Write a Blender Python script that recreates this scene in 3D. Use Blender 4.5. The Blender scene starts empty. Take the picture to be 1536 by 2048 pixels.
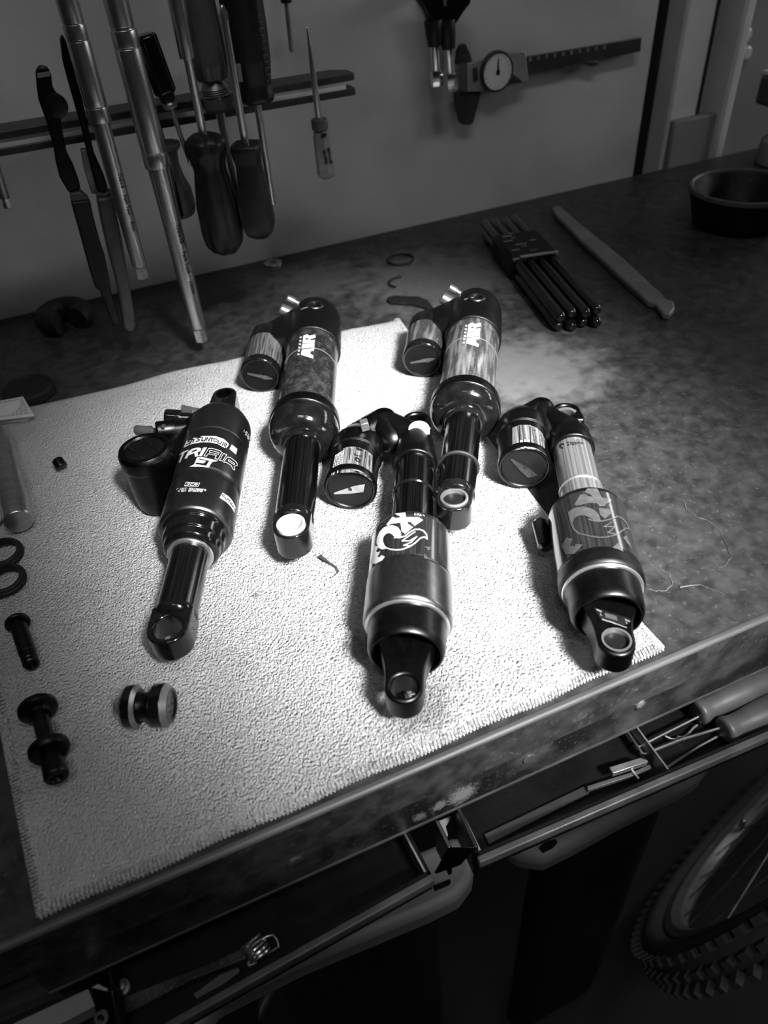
import bpy, bmesh, math, random
from mathutils import Vector, Matrix, noise
from mathutils.geometry import tessellate_polygon
random.seed(7)
scene = bpy.context.scene
COL = scene.collection

# ------------------------------------------------------------------ camera
# world: bench top is z = 0, x runs along the bench, y towards the back wall (metres)
FPX = 1453.28
H = 0.33
R = Matrix(((0.91951151, -0.30433572, 0.24875359),
            (-0.3872905, -0.59342899, 0.70558352),
            (-0.06711668, -0.74513207, -0.66353112)))   # rows: world axes in camera (right, down, forward)
CAM = Vector((0, 0, H))
cd = bpy.data.cameras.new('camera')
cam = bpy.data.objects.new('camera', cd)
COL.objects.link(cam)
rt, dn, fw = R.col[0], R.col[1], R.col[2]
cm = Matrix.Identity(4)
for i in range(3):
    cm[i][0], cm[i][1], cm[i][2], cm[i][3] = rt[i], -dn[i], -fw[i], CAM[i]
cam.matrix_world = cm
cd.sensor_fit = 'VERTICAL'
cd.sensor_height = 36.0
cd.lens = FPX / 2048 * 36.0
cd.clip_start = 0.01
cd.dof.use_dof = True
cd.dof.focus_distance = 0.468
cd.dof.aperture_fstop = 8.0
scene.camera = cam

# ------------------------------------------------------------------ world, lamps, exposure
w = bpy.data.worlds.new('world')
scene.world = w
w.use_nodes = True
w.node_tree.nodes['Background'].inputs[0].default_value = (0.5, 0.5, 0.5, 1)
w.node_tree.nodes['Background'].inputs[1].default_value = 0.008


def aim(o, loc, to):
    o.location = loc
    o.rotation_euler = (Vector(to) - Vector(loc)).to_track_quat('-Z', 'Y').to_euler()


def lamp(kind, name, loc, to, power, **kw):
    d = bpy.data.lights.new(name, kind)
    d.energy = power
    for k, v in kw.items():
        setattr(d, k, v)
    o = bpy.data.objects.new(name, d)
    COL.objects.link(o)
    aim(o, loc, to)
    return o


# unseen spot added for a tight pool on the towel, window on the right, ceiling fittings
lamp('SPOT', 'pool_spot', (0.29, -0.38, 0.84), (0.184, 0.362, 0.0), 700.0,
     spot_size=math.radians(19.2), spot_blend=1.0, shadow_soft_size=0.15)
lamp('AREA', 'window_light', (2.60, 0.36, 0.80), (0.15, 0.36, 0.06), 15.0, shape='RECTANGLE', size=2.3, size_y=0.24)
lamp('AREA', 'ceiling_light', (-0.30, -0.35, 1.75), (0.1, 0.3, 0.0), 3.5, shape='RECTANGLE', size=0.5, size_y=0.12)
lamp('AREA', 'ceiling_light', (0.35, -0.45, 1.75), (0.2, 0.3, 0.0), 3.5, shape='RECTANGLE', size=0.5, size_y=0.12)
scene.view_settings.view_transform = 'Standard'
scene.view_settings.look = 'None'
scene.view_settings.gamma = 1.0
scene.view_settings.use_curve_mapping = False
scene.view_settings.exposure = 0.0

# ------------------------------------------------------------------ pixels to places


def ray(px, py):
    return (R @ Vector((px - 768, py - 1024, FPX))).normalized()


def at(px, py, z=0.0):
    d = ray(px, py)
    return CAM + d * ((z - H) / d.z)


def onY(px, py, y):
    d = ray(px, py)
    return CAM + d * (y / d.y)


def onX(px, py, x):
    d = ray(px, py)
    return CAM + d * (x / d.x)


def depth(p):
    return (p - CAM).dot(fw)


def mm(px, p):
    return px * depth(p) / FPX


# ------------------------------------------------------------------ materials (procedural, greys)
MAT = {}


def mat(name, base, rough=0.5, metal=0.0, base2=None, scale=60.0, detail=4.0, lo=0.4, hi=0.65, stretch=None,
        bump=0.0, bscale=300.0, bdist=0.0006, coat=0.0, dust=0.0, dscale=900.0, rvar=0.0, trans=0.0, alpha=1.0,
        sheen=0.0, spec=0.5, dist=0.0):
    m = bpy.data.materials.new(name)
    m.use_nodes = True
    nt = m.node_tree
    N, L = nt.nodes, nt.links
    b = N['Principled BSDF']
    tc = N.new('ShaderNodeTexCoord')
    vec = tc.outputs['Object']
    if stretch:
        mp = N.new('ShaderNodeMapping')
        mp.inputs['Scale'].default_value = stretch
        L.new(vec, mp.inputs['Vector'])
        vec = mp.outputs['Vector']
    g = lambda v: (v, v, v, 1.0)
    if base2 is None:
        base2 = base * 1.35 + 0.002
    nz = N.new('ShaderNodeTexNoise')
    nz.inputs['Scale'].default_value = scale
    nz.inputs['Detail'].default_value = detail
    nz.inputs['Distortion'].default_value = dist
    L.new(vec, nz.inputs['Vector'])
    cr = N.new('ShaderNodeValToRGB')
    cr.color_ramp.elements[0].position = lo
    cr.color_ramp.elements[1].position = hi
    cr.color_ramp.elements[0].color = g(base)
    cr.color_ramp.elements[1].color = g(base2)
    L.new(nz.outputs['Fac'], cr.inputs['Fac'])
    col = cr.outputs['Color']
    if dust > 0:
        dz = N.new('ShaderNodeTexNoise')
        dz.inputs['Scale'].default_value = dscale
        dz.inputs['Detail'].default_value = 5
        L.new(tc.outputs['Object'], dz.inputs['Vector'])
        dr = N.new('ShaderNodeValToRGB')
        dr.color_ramp.elements[0].position = 0.60
        dr.color_ramp.elements[1].position = 0.78
        dr.color_ramp.elements[0].color = g(0)
        dr.color_ramp.elements[1].color = g(dust)
        L.new(dz.outputs['Fac'], dr.inputs['Fac'])
        mx = N.new('ShaderNodeMixRGB')
        mx.inputs['Color2'].default_value = g(0.35)
        L.new(dr.outputs['Color'], mx.inputs['Fac'])
        L.new(col, mx.inputs['Color1'])
        col = mx.outputs['Color']
    L.new(col, b.inputs['Base Color'])
    b.inputs['Roughness'].default_value = rough
    if rvar > 0:
        mr = N.new('ShaderNodeMapRange')
        mr.inputs['To Min'].default_value = max(0.03, rough - rvar)
        mr.inputs['To Max'].default_value = min(1.0, rough + rvar)
        rz = N.new('ShaderNodeTexNoise')
        rz.inputs['Scale'].default_value = scale * 2.3
        rz.inputs['Detail'].default_value = 4
        L.new(vec, rz.inputs['Vector'])
        L.new(rz.outputs['Fac'], mr.inputs['Value'])
        L.new(mr.outputs['Result'], b.inputs['Roughness'])
    b.inputs['Metallic'].default_value = metal
    b.inputs['Coat Weight'].default_value = coat
    b.inputs['Coat Roughness'].default_value = 0.08
    b.inputs['Transmission Weight'].default_value = trans
    b.inputs['Alpha'].default_value = alpha
    b.inputs['Sheen Weight'].default_value = sheen
    b.inputs['Specular IOR Level'].default_value = spec
    if bump > 0:
        bz = N.new('ShaderNodeTexNoise')
        bz.inputs['Scale'].default_value = bscale
        bz.inputs['Detail'].default_value = 4
        L.new(vec, bz.inputs['Vector'])
        bp = N.new('ShaderNodeBump')
        bp.inputs['Strength'].default_value = bump
        bp.inputs['Distance'].default_value = bdist
        L.new(bz.outputs['Fac'], bp.inputs['Height'])
        L.new(bp.outputs['Normal'], b.inputs['Normal'])
    MAT[name] = m
    return m


mat('wall_paint', 0.36, 0.7, base2=0.50, scale=9, detail=8, lo=0.3, hi=0.7, bump=0.25, bscale=160)
mat('bench_top', 0.016, 0.42, base2=0.055, scale=95, detail=14, lo=0.35, hi=0.80, bump=0.30, bscale=420, bdist=0.0004, dust=0.16, dscale=300, rvar=0.15, dist=0.3, spec=0.35)
mat('bench_edge', 0.035, 0.5, base2=0.09, scale=40, detail=8, stretch=(0.15, 1, 1), bump=0.3, bscale=300)
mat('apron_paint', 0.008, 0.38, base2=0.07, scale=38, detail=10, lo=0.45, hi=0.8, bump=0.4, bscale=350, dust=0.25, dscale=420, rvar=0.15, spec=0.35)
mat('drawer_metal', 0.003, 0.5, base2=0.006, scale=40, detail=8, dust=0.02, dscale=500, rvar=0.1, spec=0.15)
mat('plate_dark', 0.020, 0.5, base2=0.028)
mat('drawer_rim', 0.045, 0.4, base2=0.075, scale=60, detail=6)
mat('wood_dark', 0.03, 0.6, base2=0.09, scale=30, detail=8, stretch=(0.3, 4, 4), bump=0.3)
mat('floor_dark', 0.006, 0.8, base2=0.010, scale=6, detail=8)
mat('black_dark', 0.006, 0.5, base2=0.012)
mat('gloss_black', 0.003, 0.12, base2=0.006, scale=120, dust=0.02, dscale=1400, coat=0.15)
mat('satin_black', 0.030, 0.34, metal=1.0, base2=0.040, scale=150, dust=0.02, dscale=1200, rvar=0.06)
mat('matte_black', 0.030, 0.45, metal=1.0, base2=0.042, scale=150, rvar=0.05, dust=0.03)
mat('can_satin', 0.19, 0.32, metal=1.0, base2=0.23, scale=220, dust=0.05, dscale=900, rvar=0.07)
mat('can_grey', 0.14, 0.35, metal=1.0, base2=0.16, scale=260, rvar=0.05)
mat('label_gloss', 0.008, 0.16, base2=0.020, scale=300, stretch=(0.12, 3, 3), dust=0.04, coat=0.4)
mat('label_dusty', 0.010, 0.22, base2=0.045, scale=130, detail=12, lo=0.45, hi=0.8, dust=0.3, dscale=620, coat=0.3)
mat('label_worn', 0.03, 0.22, base2=0.15, scale=120, detail=8, lo=0.45, hi=0.7, stretch=(0.25, 2.2, 2.2), dust=0.4)
mat('shaft_black', 0.07, 0.21, metal=1.0, base2=0.26, scale=420, stretch=(0.03, 3, 3), lo=0.45, hi=0.75, dust=0.04)
mat('shaft_bronze', 0.16, 0.30, metal=0.75, base2=0.42, scale=330, stretch=(0.012, 2.6, 2.6), lo=0.35, hi=0.68)
mat('chrome', 0.62, 0.16, metal=1.0, base2=0.72, scale=80)
mat('steel', 0.48, 0.30, metal=0.95, base2=0.6, scale=150, stretch=(0.05, 2, 2), rvar=0.08)
mat('steel_bright', 0.55, 0.25, metal=0.9, base2=0.7, scale=120)
mat('steel_worn', 0.22, 0.4, metal=0.8, base2=0.34, scale=60, detail=8, rvar=0.1)
mat('silver_ring', 0.65, 0.22, metal=0.9, base2=0.75)
mat('white_nylon', 0.55, 0.35, base2=0.6)
mat('print_white', 0.48, 0.4, base2=0.54)
mat('cap_black', 0.003, 0.5, base2=0.006, spec=0.15)
mat('print_grey', 0.15, 0.3, base2=0.20, scale=200)
mat('print_dim', 0.045, 0.22, base2=0.06, scale=300, coat=0.4)
mat('print_dark', 0.006, 0.3, base2=0.010)
mat('print_mid', 0.16, 0.35, base2=0.20)
mat('sticker_streak', 0.03, 0.2, base2=0.16, scale=330, stretch=(0.02, 2.6, 2.6), lo=0.4, hi=0.7, coat=0.3)
mat('rubber', 0.009, 0.6, base2=0.014, scale=200, bump=0.2, bscale=700, spec=0.3)
mat('grip_black', 0.008, 0.42, base2=0.013, scale=120, bump=0.1, bscale=500, spec=0.35)
mat('grip_grey', 0.050, 0.45, base2=0.065, scale=120)
mat('pick_grip', 0.055, 0.45, base2=0.068, scale=90, bump=0.08, bscale=900)
mat('amber_plastic', 0.11, 0.16, base2=0.16, scale=40, stretch=(0.2, 2, 2), trans=0.35)
mat('clear_plastic', 0.22, 0.2, base2=0.32, scale=60, trans=0.3)
mat('rail_black', 0.018, 0.42, base2=0.035, scale=90, dust=0.15, dscale=300)
mat('rail_face', 0.60, 0.45, base2=0.66, scale=30)
mat('caliper_dark', 0.022, 0.4, base2=0.035)
mat('caliper_body', 0.26, 0.4, metal=0.3, base2=0.32)
mat('dial_face', 0.55, 0.4, base2=0.6)
mat('post_paint', 0.55, 0.5, base2=0.62, scale=12)
mat('panel_grey', 0.20, 0.55, base2=0.25, scale=10)
mat('paper', 0.62, 0.7, base2=0.68)
mat('paper_edge', 0.5, 0.7, base2=0.6)
mat('bin_plastic', 0.19, 0.5, base2=0.22, scale=20)
mat('tyre', 0.075, 0.7, base2=0.095)
mat('rim_metal', 0.22, 0.35, metal=0.3, base2=0.28)
mat('lever_plastic', 0.11, 0.4, base2=0.15, scale=50)
mat('pale_board', 0.19, 0.6, base2=0.23, scale=20)
mat('thread', 0.02, 0.7)


def add_blobs(m, col, tc, blobs, nscale):
    """stains, chips and painted lamplight: ragged patches of another colour at given places"""
    N, L = m.node_tree.nodes, m.node_tree.links
    nz = N.new('ShaderNodeTexNoise')
    nz.inputs['Scale'].default_value = nscale
    nz.inputs['Detail'].default_value = 6
    L.new(tc.outputs['Object'], nz.inputs['Vector'])
    for (p, r, c, k) in blobs:
        d = N.new('ShaderNodeVectorMath')
        d.operation = 'DISTANCE'
        d.inputs[1].default_value = p
        L.new(tc.outputs['Object'], d.inputs[0])
        mr = N.new('ShaderNodeMapRange')
        mr.inputs['From Min'].default_value = 0.0
        mr.inputs['From Max'].default_value = r
        mr.inputs['To Min'].default_value = 0.75
        mr.inputs['To Max'].default_value = -0.35
        mr.clamp = True
        L.new(d.outputs['Value'], mr.inputs['Value'])
        ad = N.new('ShaderNodeMath')
        ad.operation = 'ADD'
        L.new(mr.outputs['Result'], ad.inputs[0])
        L.new(nz.outputs['Fac'], ad.inputs[1])
        rp = N.new('ShaderNodeMapRange')
        rp.inputs['From Min'].default_value = 0.58
        rp.inputs['From Max'].default_value = 0.95
        rp.inputs['To Min'].default_value = 0.0
        rp.inputs['To Max'].default_value = k
        L.new(ad.outputs[0], rp.inputs['Value'])
        mx = N.new('ShaderNodeMixRGB')
        mx.inputs['Color2'].default_value = (c, c, c, 1)
        L.new(rp.outputs['Result'], mx.inputs['Fac'])
        L.new(col, mx.inputs['Color1'])
        col = mx.outputs['Color']
    return col


TOWEL_AT = Vector((0.08, 0.3, 0))


def towel_material():
    m = bpy.data.materials.new('towel_terry')
    m.use_nodes = True
    N, L = m.node_tree.nodes, m.node_tree.links
    b = N['Principled BSDF']
    tc = N.new('ShaderNodeTexCoord')
    mp = N.new('ShaderNodeMapping')
    mp.inputs['Scale'].default_value = (1.25, 0.75, 1.0)
    L.new(tc.outputs['Object'], mp.inputs['Vector'])
    n1 = N.new('ShaderNodeTexNoise')
    n1.inputs['Scale'].default_value = 860
    n1.inputs['Detail'].default_value = 3.0
    n1.inputs['Distortion'].default_value = 0.5
    L.new(mp.outputs['Vector'], n1.inputs['Vector'])
    n2 = N.new('ShaderNodeTexVoronoi')
    n2.inputs['Scale'].default_value = 620
    L.new(tc.outputs['Object'], n2.inputs['Vector'])
    ma = N.new('ShaderNodeMath')
    ma.operation = 'SUBTRACT'
    L.new(n1.outputs['Fac'], ma.inputs[0])
    sc = N.new('ShaderNodeMath')
    sc.operation = 'MULTIPLY'
    sc.inputs[1].default_value = 0.45
    L.new(n2.outputs['Distance'], sc.inputs[0])
    L.new(sc.outputs[0], ma.inputs[1])
    bp = N.new('ShaderNodeBump')
    bp.inputs['Strength'].default_value = 1.0
    bp.inputs['Distance'].default_value = 0.0085
    L.new(ma.outputs[0], bp.inputs['Height'])
    L.new(bp.outputs['Normal'], b.inputs['Normal'])
    # stains and other ragged darker patches
    st = N.new('ShaderNodeTexNoise')
    st.inputs['Scale'].default_value = 16
    st.inputs['Detail'].default_value = 6
    L.new(tc.outputs['Object'], st.inputs['Vector'])
    cr = N.new('ShaderNodeValToRGB')
    cr.color_ramp.elements[0].position = 0.30
    cr.color_ramp.elements[1].position = 0.50
    cr.color_ramp.elements[0].color = (0.68, 0.68, 0.68, 1)
    cr.color_ramp.elements[1].color = (0.80, 0.80, 0.80, 1)
    L.new(st.outputs['Fac'], cr.inputs['Fac'])
    L.new(add_blobs(m, cr.outputs['Color'], tc, [(at(835, 1420) - TOWEL_AT, 0.040, 0.14, 0.75), (at(880, 1385) - TOWEL_AT, 0.024, 0.22, 0.6),
                                                 (at(716, 1306) - TOWEL_AT, 0.024, 0.14, 0.75), (at(742, 1012) - TOWEL_AT, 0.040, 0.18, 0.6),
                                                 (at(1140, 1215) - TOWEL_AT, 0.055, 0.25, 0.5), (at(512, 1195) - TOWEL_AT, 0.007, 0.05, 0.9),
                                                 (at(900, 1330) - TOWEL_AT, 0.030, 0.3, 0.5)], 260), b.inputs['Base Color'])
    b.inputs['Roughness'].default_value = 0.95
    b.inputs['Sheen Weight'].default_value = 0.25
    b.inputs['Specular IOR Level'].default_value = 0.1
    MAT['towel'] = m


towel_material()
_m = MAT['apron_paint']
_b = _m.node_tree.nodes['Principled BSDF']
_t = next(n for n in _m.node_tree.nodes if n.type == 'TEX_COORD')
_c = _b.inputs['Base Color'].links[0].from_socket
BENCH_AT = Vector((0.1, 0.5, -0.90))
_m.node_tree.links.new(add_blobs(_m, _c, _t, [(onY(925, 1590, 0.1688) - BENCH_AT, 0.016, 0.22, 0.8), (onY(880, 1612, 0.1688) - BENCH_AT, 0.009, 0.2, 0.8), (onY(840, 1635, 0.1688) - BENCH_AT, 0.008, 0.16, 0.7),
                                                (onY(1280, 1407, 0.1688) - BENCH_AT, 0.006, 0.2, 0.7)], 700), _b.inputs['Base Color'])
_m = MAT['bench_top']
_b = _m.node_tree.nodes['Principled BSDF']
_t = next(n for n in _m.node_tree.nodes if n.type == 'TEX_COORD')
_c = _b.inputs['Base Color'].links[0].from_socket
_m.node_tree.links.new(add_blobs(_m, _c, _t, [(at(870, 560) - BENCH_AT, 0.17, 0.16, 0.55), (at(1070, 740) - BENCH_AT, 0.12, 0.18, 0.5), (at(640, 560) - BENCH_AT, 0.10, 0.13, 0.4)], 60), _b.inputs['Base Color'])  # lamplight pool, plus some dusty wear, painted into the bench colour

# ------------------------------------------------------------------ object helpers
MW = {}


def thing(name, label, cat, M=None, group=None, kind=None):
    o = bpy.data.objects.new(name, None)
    o.empty_display_size = 0.01
    COL.objects.link(o)
    M = M or Matrix.Identity(4)
    if isinstance(M, Vector):
        M = Matrix.Translation(M)
    o.matrix_world = M
    MW[o] = M
    o['label'] = label
    o['category'] = cat
    if group:
        o['group'] = group
    if kind:
        o['kind'] = kind
    return o


def frame(o, x, up=(0, 0, 1)):
    X = Vector(x).normalized()
    Z = Vector(up)
    Z = (Z - X * X.dot(Z)).normalized()
    Y = Z.cross(X)
    M = Matrix.Identity(4)
    for i in range(3):
        M[i][0], M[i][1], M[i][2], M[i][3] = X[i], Y[i], Z[i], o[i]
    return M


def rounded(prof, c=0.0006):
    """chamfer the inner corners of a lathe profile"""
    out = [prof[0]]
    for i in range(1, len(prof) - 1):
        a, p, b = (Vector(q) for q in (prof[i - 1], prof[i], prof[i + 1]))
        la, lb = (a - p).length, (b - p).length
        if la < 1e-7 or lb < 1e-7:
            out.append(tuple(p))
            continue
        ca, cb = min(c, la * 0.4), min(c, lb * 0.4)
        p1, p2 = p + (a - p) / la * ca, p + (b - p) / lb * cb
        out += [tuple(p1), tuple((p1 + p2 + p * 2) / 4), tuple(p2)]
    out.append(prof[-1])
    return out


class MB:
    def __init__(s):
        s.v, s.f = [], []

    def add(s, vs, fs, M=None):
        n = len(s.v)
        s.v += [(M @ Vector(q)) if M else Vector(q) for q in vs]
        s.f += [tuple(i + n for i in f) for f in fs]
        return s

    def lathe(s, prof, M=None, seg=56, c=0.0006, closed=False, sx=1.0, a0=0.0, poly=None):
        """profile (s, r) about local X; closed = a ring section"""
        if not closed:
            prof = rounded(prof, c) if c else list(prof)
        vs, fs = [], []
        n = len(prof)
        for (x, r) in prof:
            for k in range(seg):
                a = a0 + 2 * math.pi * k / seg
                rr = max(r, 1e-6)
                if poly:
                    rr *= poly(a)
                vs.append((x, rr * math.sin(a), rr * math.cos(a)))
        rng = n if closed else n - 1
        for i in range(rng):
            j = (i + 1) % n
            for k in range(seg):
                l = (k + 1) % seg
                fs.append((i * seg + k, i * seg + l, j * seg + l, j * seg + k))
        if not closed:
            if prof[0][1] > 1e-5:
                fs.append(tuple(range(seg - 1, -1, -1)))
            if prof[-1][1] > 1e-5:
                fs.append(tuple((n - 1) * seg + k for k in range(seg)))
        return s.add(vs, fs, M)

    def box(s, c, d, M=None):
        x, y, z = c
        a, b, e = (q / 2 for q in d)
        vs = [(x + i * a, y + j * b, z + k * e) for i in (-1, 1) for j in (-1, 1) for k in (-1, 1)]
        fs = [(0, 1, 3, 2), (4, 6, 7, 5), (0, 4, 5, 1), (2, 3, 7, 6), (0, 2, 6, 4), (1, 5, 7, 3)]
        return s.add(vs, fs, M)

    def prism(s, top, off):
        """polygon of world points extruded by a vector"""
        n = len(top)
        off = Vector(off)
        vs = [Vector(p) for p in top] + [Vector(p) + off for p in top]
        fs = [tuple(range(n)), tuple(range(2 * n - 1, n - 1, -1))]
        fs += [(i, i + n, (i + 1) % n + n, (i + 1) % n) for i in range(n)]
        return s.add(vs, fs)

    def tube(s, pts, r, seg=10, cap=True):
        pts = [Vector(p) for p in pts]
        n = len(pts)
        rs = r if isinstance(r, (list, tuple)) else [r] * n
        vs, fs = [], []
        t0 = (pts[1] - pts[0]).normalized()
        nrm = t0.orthogonal().normalized()
        for i, p in enumerate(pts):
            t = (pts[min(i + 1, n - 1)] - pts[max(i - 1, 0)]).normalized()
            nrm = (nrm - t * nrm.dot(t)).normalized()
            b = t.cross(nrm)
            for k in range(seg):
                a = 2 * math.pi * k / seg
                vs.append(p + (nrm * math.cos(a) + b * math.sin(a)) * rs[i])
        for i in range(n - 1):
            for k in range(seg):
                l = (k + 1) % seg
                fs.append((i * seg + k, i * seg + l, (i + 1) * seg + l, (i + 1) * seg + k))
        if cap:
            fs.append(tuple(range(seg - 1, -1, -1)))
            fs.append(tuple((n - 1) * seg + k for k in range(seg)))
        return s.add(vs, fs)

    def hull(s, pts):
        bm = bmesh.new()
        for p in pts:
            bm.verts.new(p)
        r = bmesh.ops.convex_hull(bm, input=bm.verts[:])
        junk = [g for g in r['geom_interior'] + r['geom_unused'] if isinstance(g, bmesh.types.BMVert)]
        bmesh.ops.delete(bm, geom=list(set(junk)), context='VERTS')
        bm.verts.index_update()
        vs = [q.co.copy() for q in bm.verts]
        fs = [tuple(q.index for q in f.verts) for f in bm.faces]
        bm.free()
        return s.add(vs, fs)

    def plate_hole(s, outline, c, rin, z0, z1, M, n=64):
        """plate in local XY with a round hole at c; outline is star-shaped about c"""
        out, inn = [], []
        m = len(outline)
        for k in range(n):
            a = 2 * math.pi * k / n
            d = Vector((math.cos(a), math.sin(a)))
            best = 0
            for i in range(m):
                p, q = Vector(outline[i]) - Vector(c), Vector(outline[(i + 1) % m]) - Vector(c)
                e = q - p
                den = d.x * e.y - d.y * e.x
                if abs(den) < 1e-12:
                    continue
                t = (p.x * e.y - p.y * e.x) / den
                u = (p.x * d.y - p.y * d.x) / den
                if t > 0 and -1e-6 <= u <= 1 + 1e-6:
                    best = max(best, t)
            out.append((c[0] + d.x * best, c[1] + d.y * best))
            inn.append((c[0] + d.x * rin, c[1] + d.y * rin))
        vs = [(x, y, z1) for x, y in out] + [(x, y, z1) for x, y in inn] + \
             [(x, y, z0) for x, y in out] + [(x, y, z0) for x, y in inn]
        fs = []
        for k in range(n):
            l = (k + 1) % n
            fs += [(k, l, n + l, n + k), (2 * n + l, 2 * n + k, 3 * n + k, 3 * n + l),
                   (2 * n + k, 2 * n + l, l, k), (3 * n + l, 3 * n + k, n + k, n + l)]
        return s.add(vs, fs, M)

    def build(s, name, material, parent=None, smooth=35, bevel=0.0, bseg=2, kind=None, label=None, subsurf=0):
        inv = MW[parent].inverted() if parent else Matrix.Identity(4)
        me = bpy.data.meshes.new(name)
        me.from_pydata([tuple(inv @ q) for q in s.v], [], s.f)
        bm = bmesh.new()
        bm.from_mesh(me)
        bmesh.ops.recalc_face_normals(bm, faces=bm.faces[:])
        bm.to_mesh(me)
        bm.free()
        me.materials.append(MAT[material])
        if smooth:
            me.shade_smooth()
            me.set_sharp_from_angle(angle=math.radians(smooth))
        o = bpy.data.objects.new(name, me)
        COL.objects.link(o)
        if parent:
            o.parent = parent
            MW[o] = MW[parent]
        else:
            MW[o] = Matrix.Identity(4)
        if bevel:
            b = o.modifiers.new('bevel', 'BEVEL')
            b.width = bevel
            b.segments = bseg
            b.limit_method = 'ANGLE'
            b.angle_limit = math.radians(35)
        if subsurf:
            q = o.modifiers.new('subsurf', 'SUBSURF')
            q.levels = q.render_levels = subsurf
        if kind:
            o['kind'] = kind
        if label:
            o['label'] = label
        return o


def tag(o, label, cat, group=None, kind=None):
    o['label'] = label
    o['category'] = cat
    if group:
        o['group'] = group
    if kind:
        o['kind'] = kind
    return o


# ------------------------------------------------------------------ printed marks laid on surfaces
def tess(loops):
    L3 = [[Vector((p[0], p[1], 0)) for p in lp] for lp in loops]
    flat = [p for lp in L3 for p in lp]
    tris = tessellate_polygon(L3)
    return flat, [tuple(t) for t in tris]


def stroke(pts, wd, closed=False):
    """polyline thickened into quads (2-D)"""
    pts = [Vector((p[0], p[1])) for p in pts]
    n = len(pts)
    out = []
    segs = n if closed else n - 1
    for i in range(segs):
        a, b = pts[i], pts[(i + 1) % n]
        d = (b - a)
        if d.length < 1e-9:
            continue
        d.normalize()
        q = Vector((-d.y, d.x)) * wd / 2
        e = d * wd * 0.45
        out.append([tuple(a - e + q), tuple(b + e + q), tuple(b + e - q), tuple(a - e - q)])
    return out


def decal(name, shapes, proj, material, parent, maxlen):
    """shapes: list of polygons (list of loops or one loop) in 2-D, placed by proj(x, y) -> world point"""
    bm = bmesh.new()
    for sh in shapes:
        loops = sh if isinstance(sh[0][0], (list, tuple)) else [sh]
        flat, tris = tess(loops)
        vs = [bm.verts.new(p) for p in flat]
        for t in tris:
            try:
                bm.faces.new([vs[i] for i in t])
            except ValueError:
                pass
    for _ in range(4):
        es = [e for e in bm.edges if e.calc_length() > maxlen]
        if not es:
            break
        bmesh.ops.subdivide_edges(bm, edges=es, cuts=1)
        bmesh.ops.triangulate(bm, faces=bm.faces[:])
    mb = MB()
    bm.verts.index_update()
    ok, vs = [], []
    for v in bm.verts:
        p = proj(v.co.x, v.co.y)
        ok.append(p is not None)
        vs.append(p or Vector((0, 0, 0)))
    fs = [tuple(v.index for v in f.verts) for f in bm.faces if all(ok[v.index] for v in f.verts)]
    bm.free()
    used = sorted({i for f in fs for i in f})
    ix = {q: i for i, q in enumerate(used)}
    mb.add([vs[i] for i in used], [tuple(ix[i] for i in f) for f in fs])
    return mb.build(name, material, parent, smooth=60)


FONT = {}


def text_shapes(txt, size, shear=0.0, width=1.0, bold=0.0, align='CENTER', space=1.0):
    """letters as 2-D triangles"""
    cu = bpy.data.curves.new('lettering', 'FONT')
    cu.body = txt
    cu.size = size
    cu.shear = shear
    cu.offset = bold
    cu.align_x = align
    cu.align_y = 'CENTER'
    cu.space_character = space
    cu.resolution_u = 3
    ob = bpy.data.objects.new('lettering', cu)
    me = ob.to_mesh()
    tri = []
    for p in me.polygons:
        tri.append([(me.vertices[i].co.x * width, me.vertices[i].co.y) for i in p.vertices])
    ob.to_mesh_clear()
    bpy.data.objects.remove(ob)
    bpy.data.curves.remove(cu)
    return tri


def cyl_px(o, k, A, u, r, lift=0.00015):
    """photo-crop coordinates -> the point where that view ray meets a cylinder"""
    rr = r + lift

    def f(x, y):
        d = ray(o[0] + k * x, o[1] + k * y)
        m = CAM - A
        dp, mp = d - u * d.dot(u), m - u * m.dot(u)
        a, b, c = dp.dot(dp), 2 * dp.dot(mp), mp.dot(mp) - rr * rr
        q = b * b - 4 * a * c
        if q < 0:
            return None
        return CAM + d * ((-b - math.sqrt(q)) / (2 * a))
    return f


def cyl_wrap(M, s0, ang, r, rot=0.0, lift=0.00015):
    """2-D metres -> cylinder about local X; rot 0: text runs round the tube, up is towards -s"""
    ca, sa = math.cos(rot), math.sin(rot)

    def f(x, y):
        x, y = x * ca - y * sa, x * sa + y * ca
        a = ang + x / r
        return M @ Vector((s0 - y, (r + lift) * math.sin(a), (r + lift) * math.cos(a)))
    return f


def arcpts(cx, cy, rx, ry, a0, a1, n=14):
    return [(cx + rx * math.cos(math.radians(a0 + (a1 - a0) * i / n)),
             cy + ry * math.sin(math.radians(a0 + (a1 - a0) * i / n))) for i in range(n + 1)]
# ================================================================== THE SETTING
YW = 0.8195          # back wall
YF = 0.1683          # bench front edge
XR = onY(1288, 200, YW).x
ZF = -0.90


def struct(name, mb, m, **kw):
    o = mb.build(name, m, None, **kw)
    o['kind'] = 'structure'
    return o


struct('floor', MB().box((0.3, 0.4, ZF - 0.02), (5.0, 5.0, 0.04)), 'floor_dark')
struct('wall_back', MB().box(((XR - 1.6) / 2, YW + 0.02, 0.25), (XR + 1.6, 0.04, 2.3)), 'wall_paint')
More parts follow.
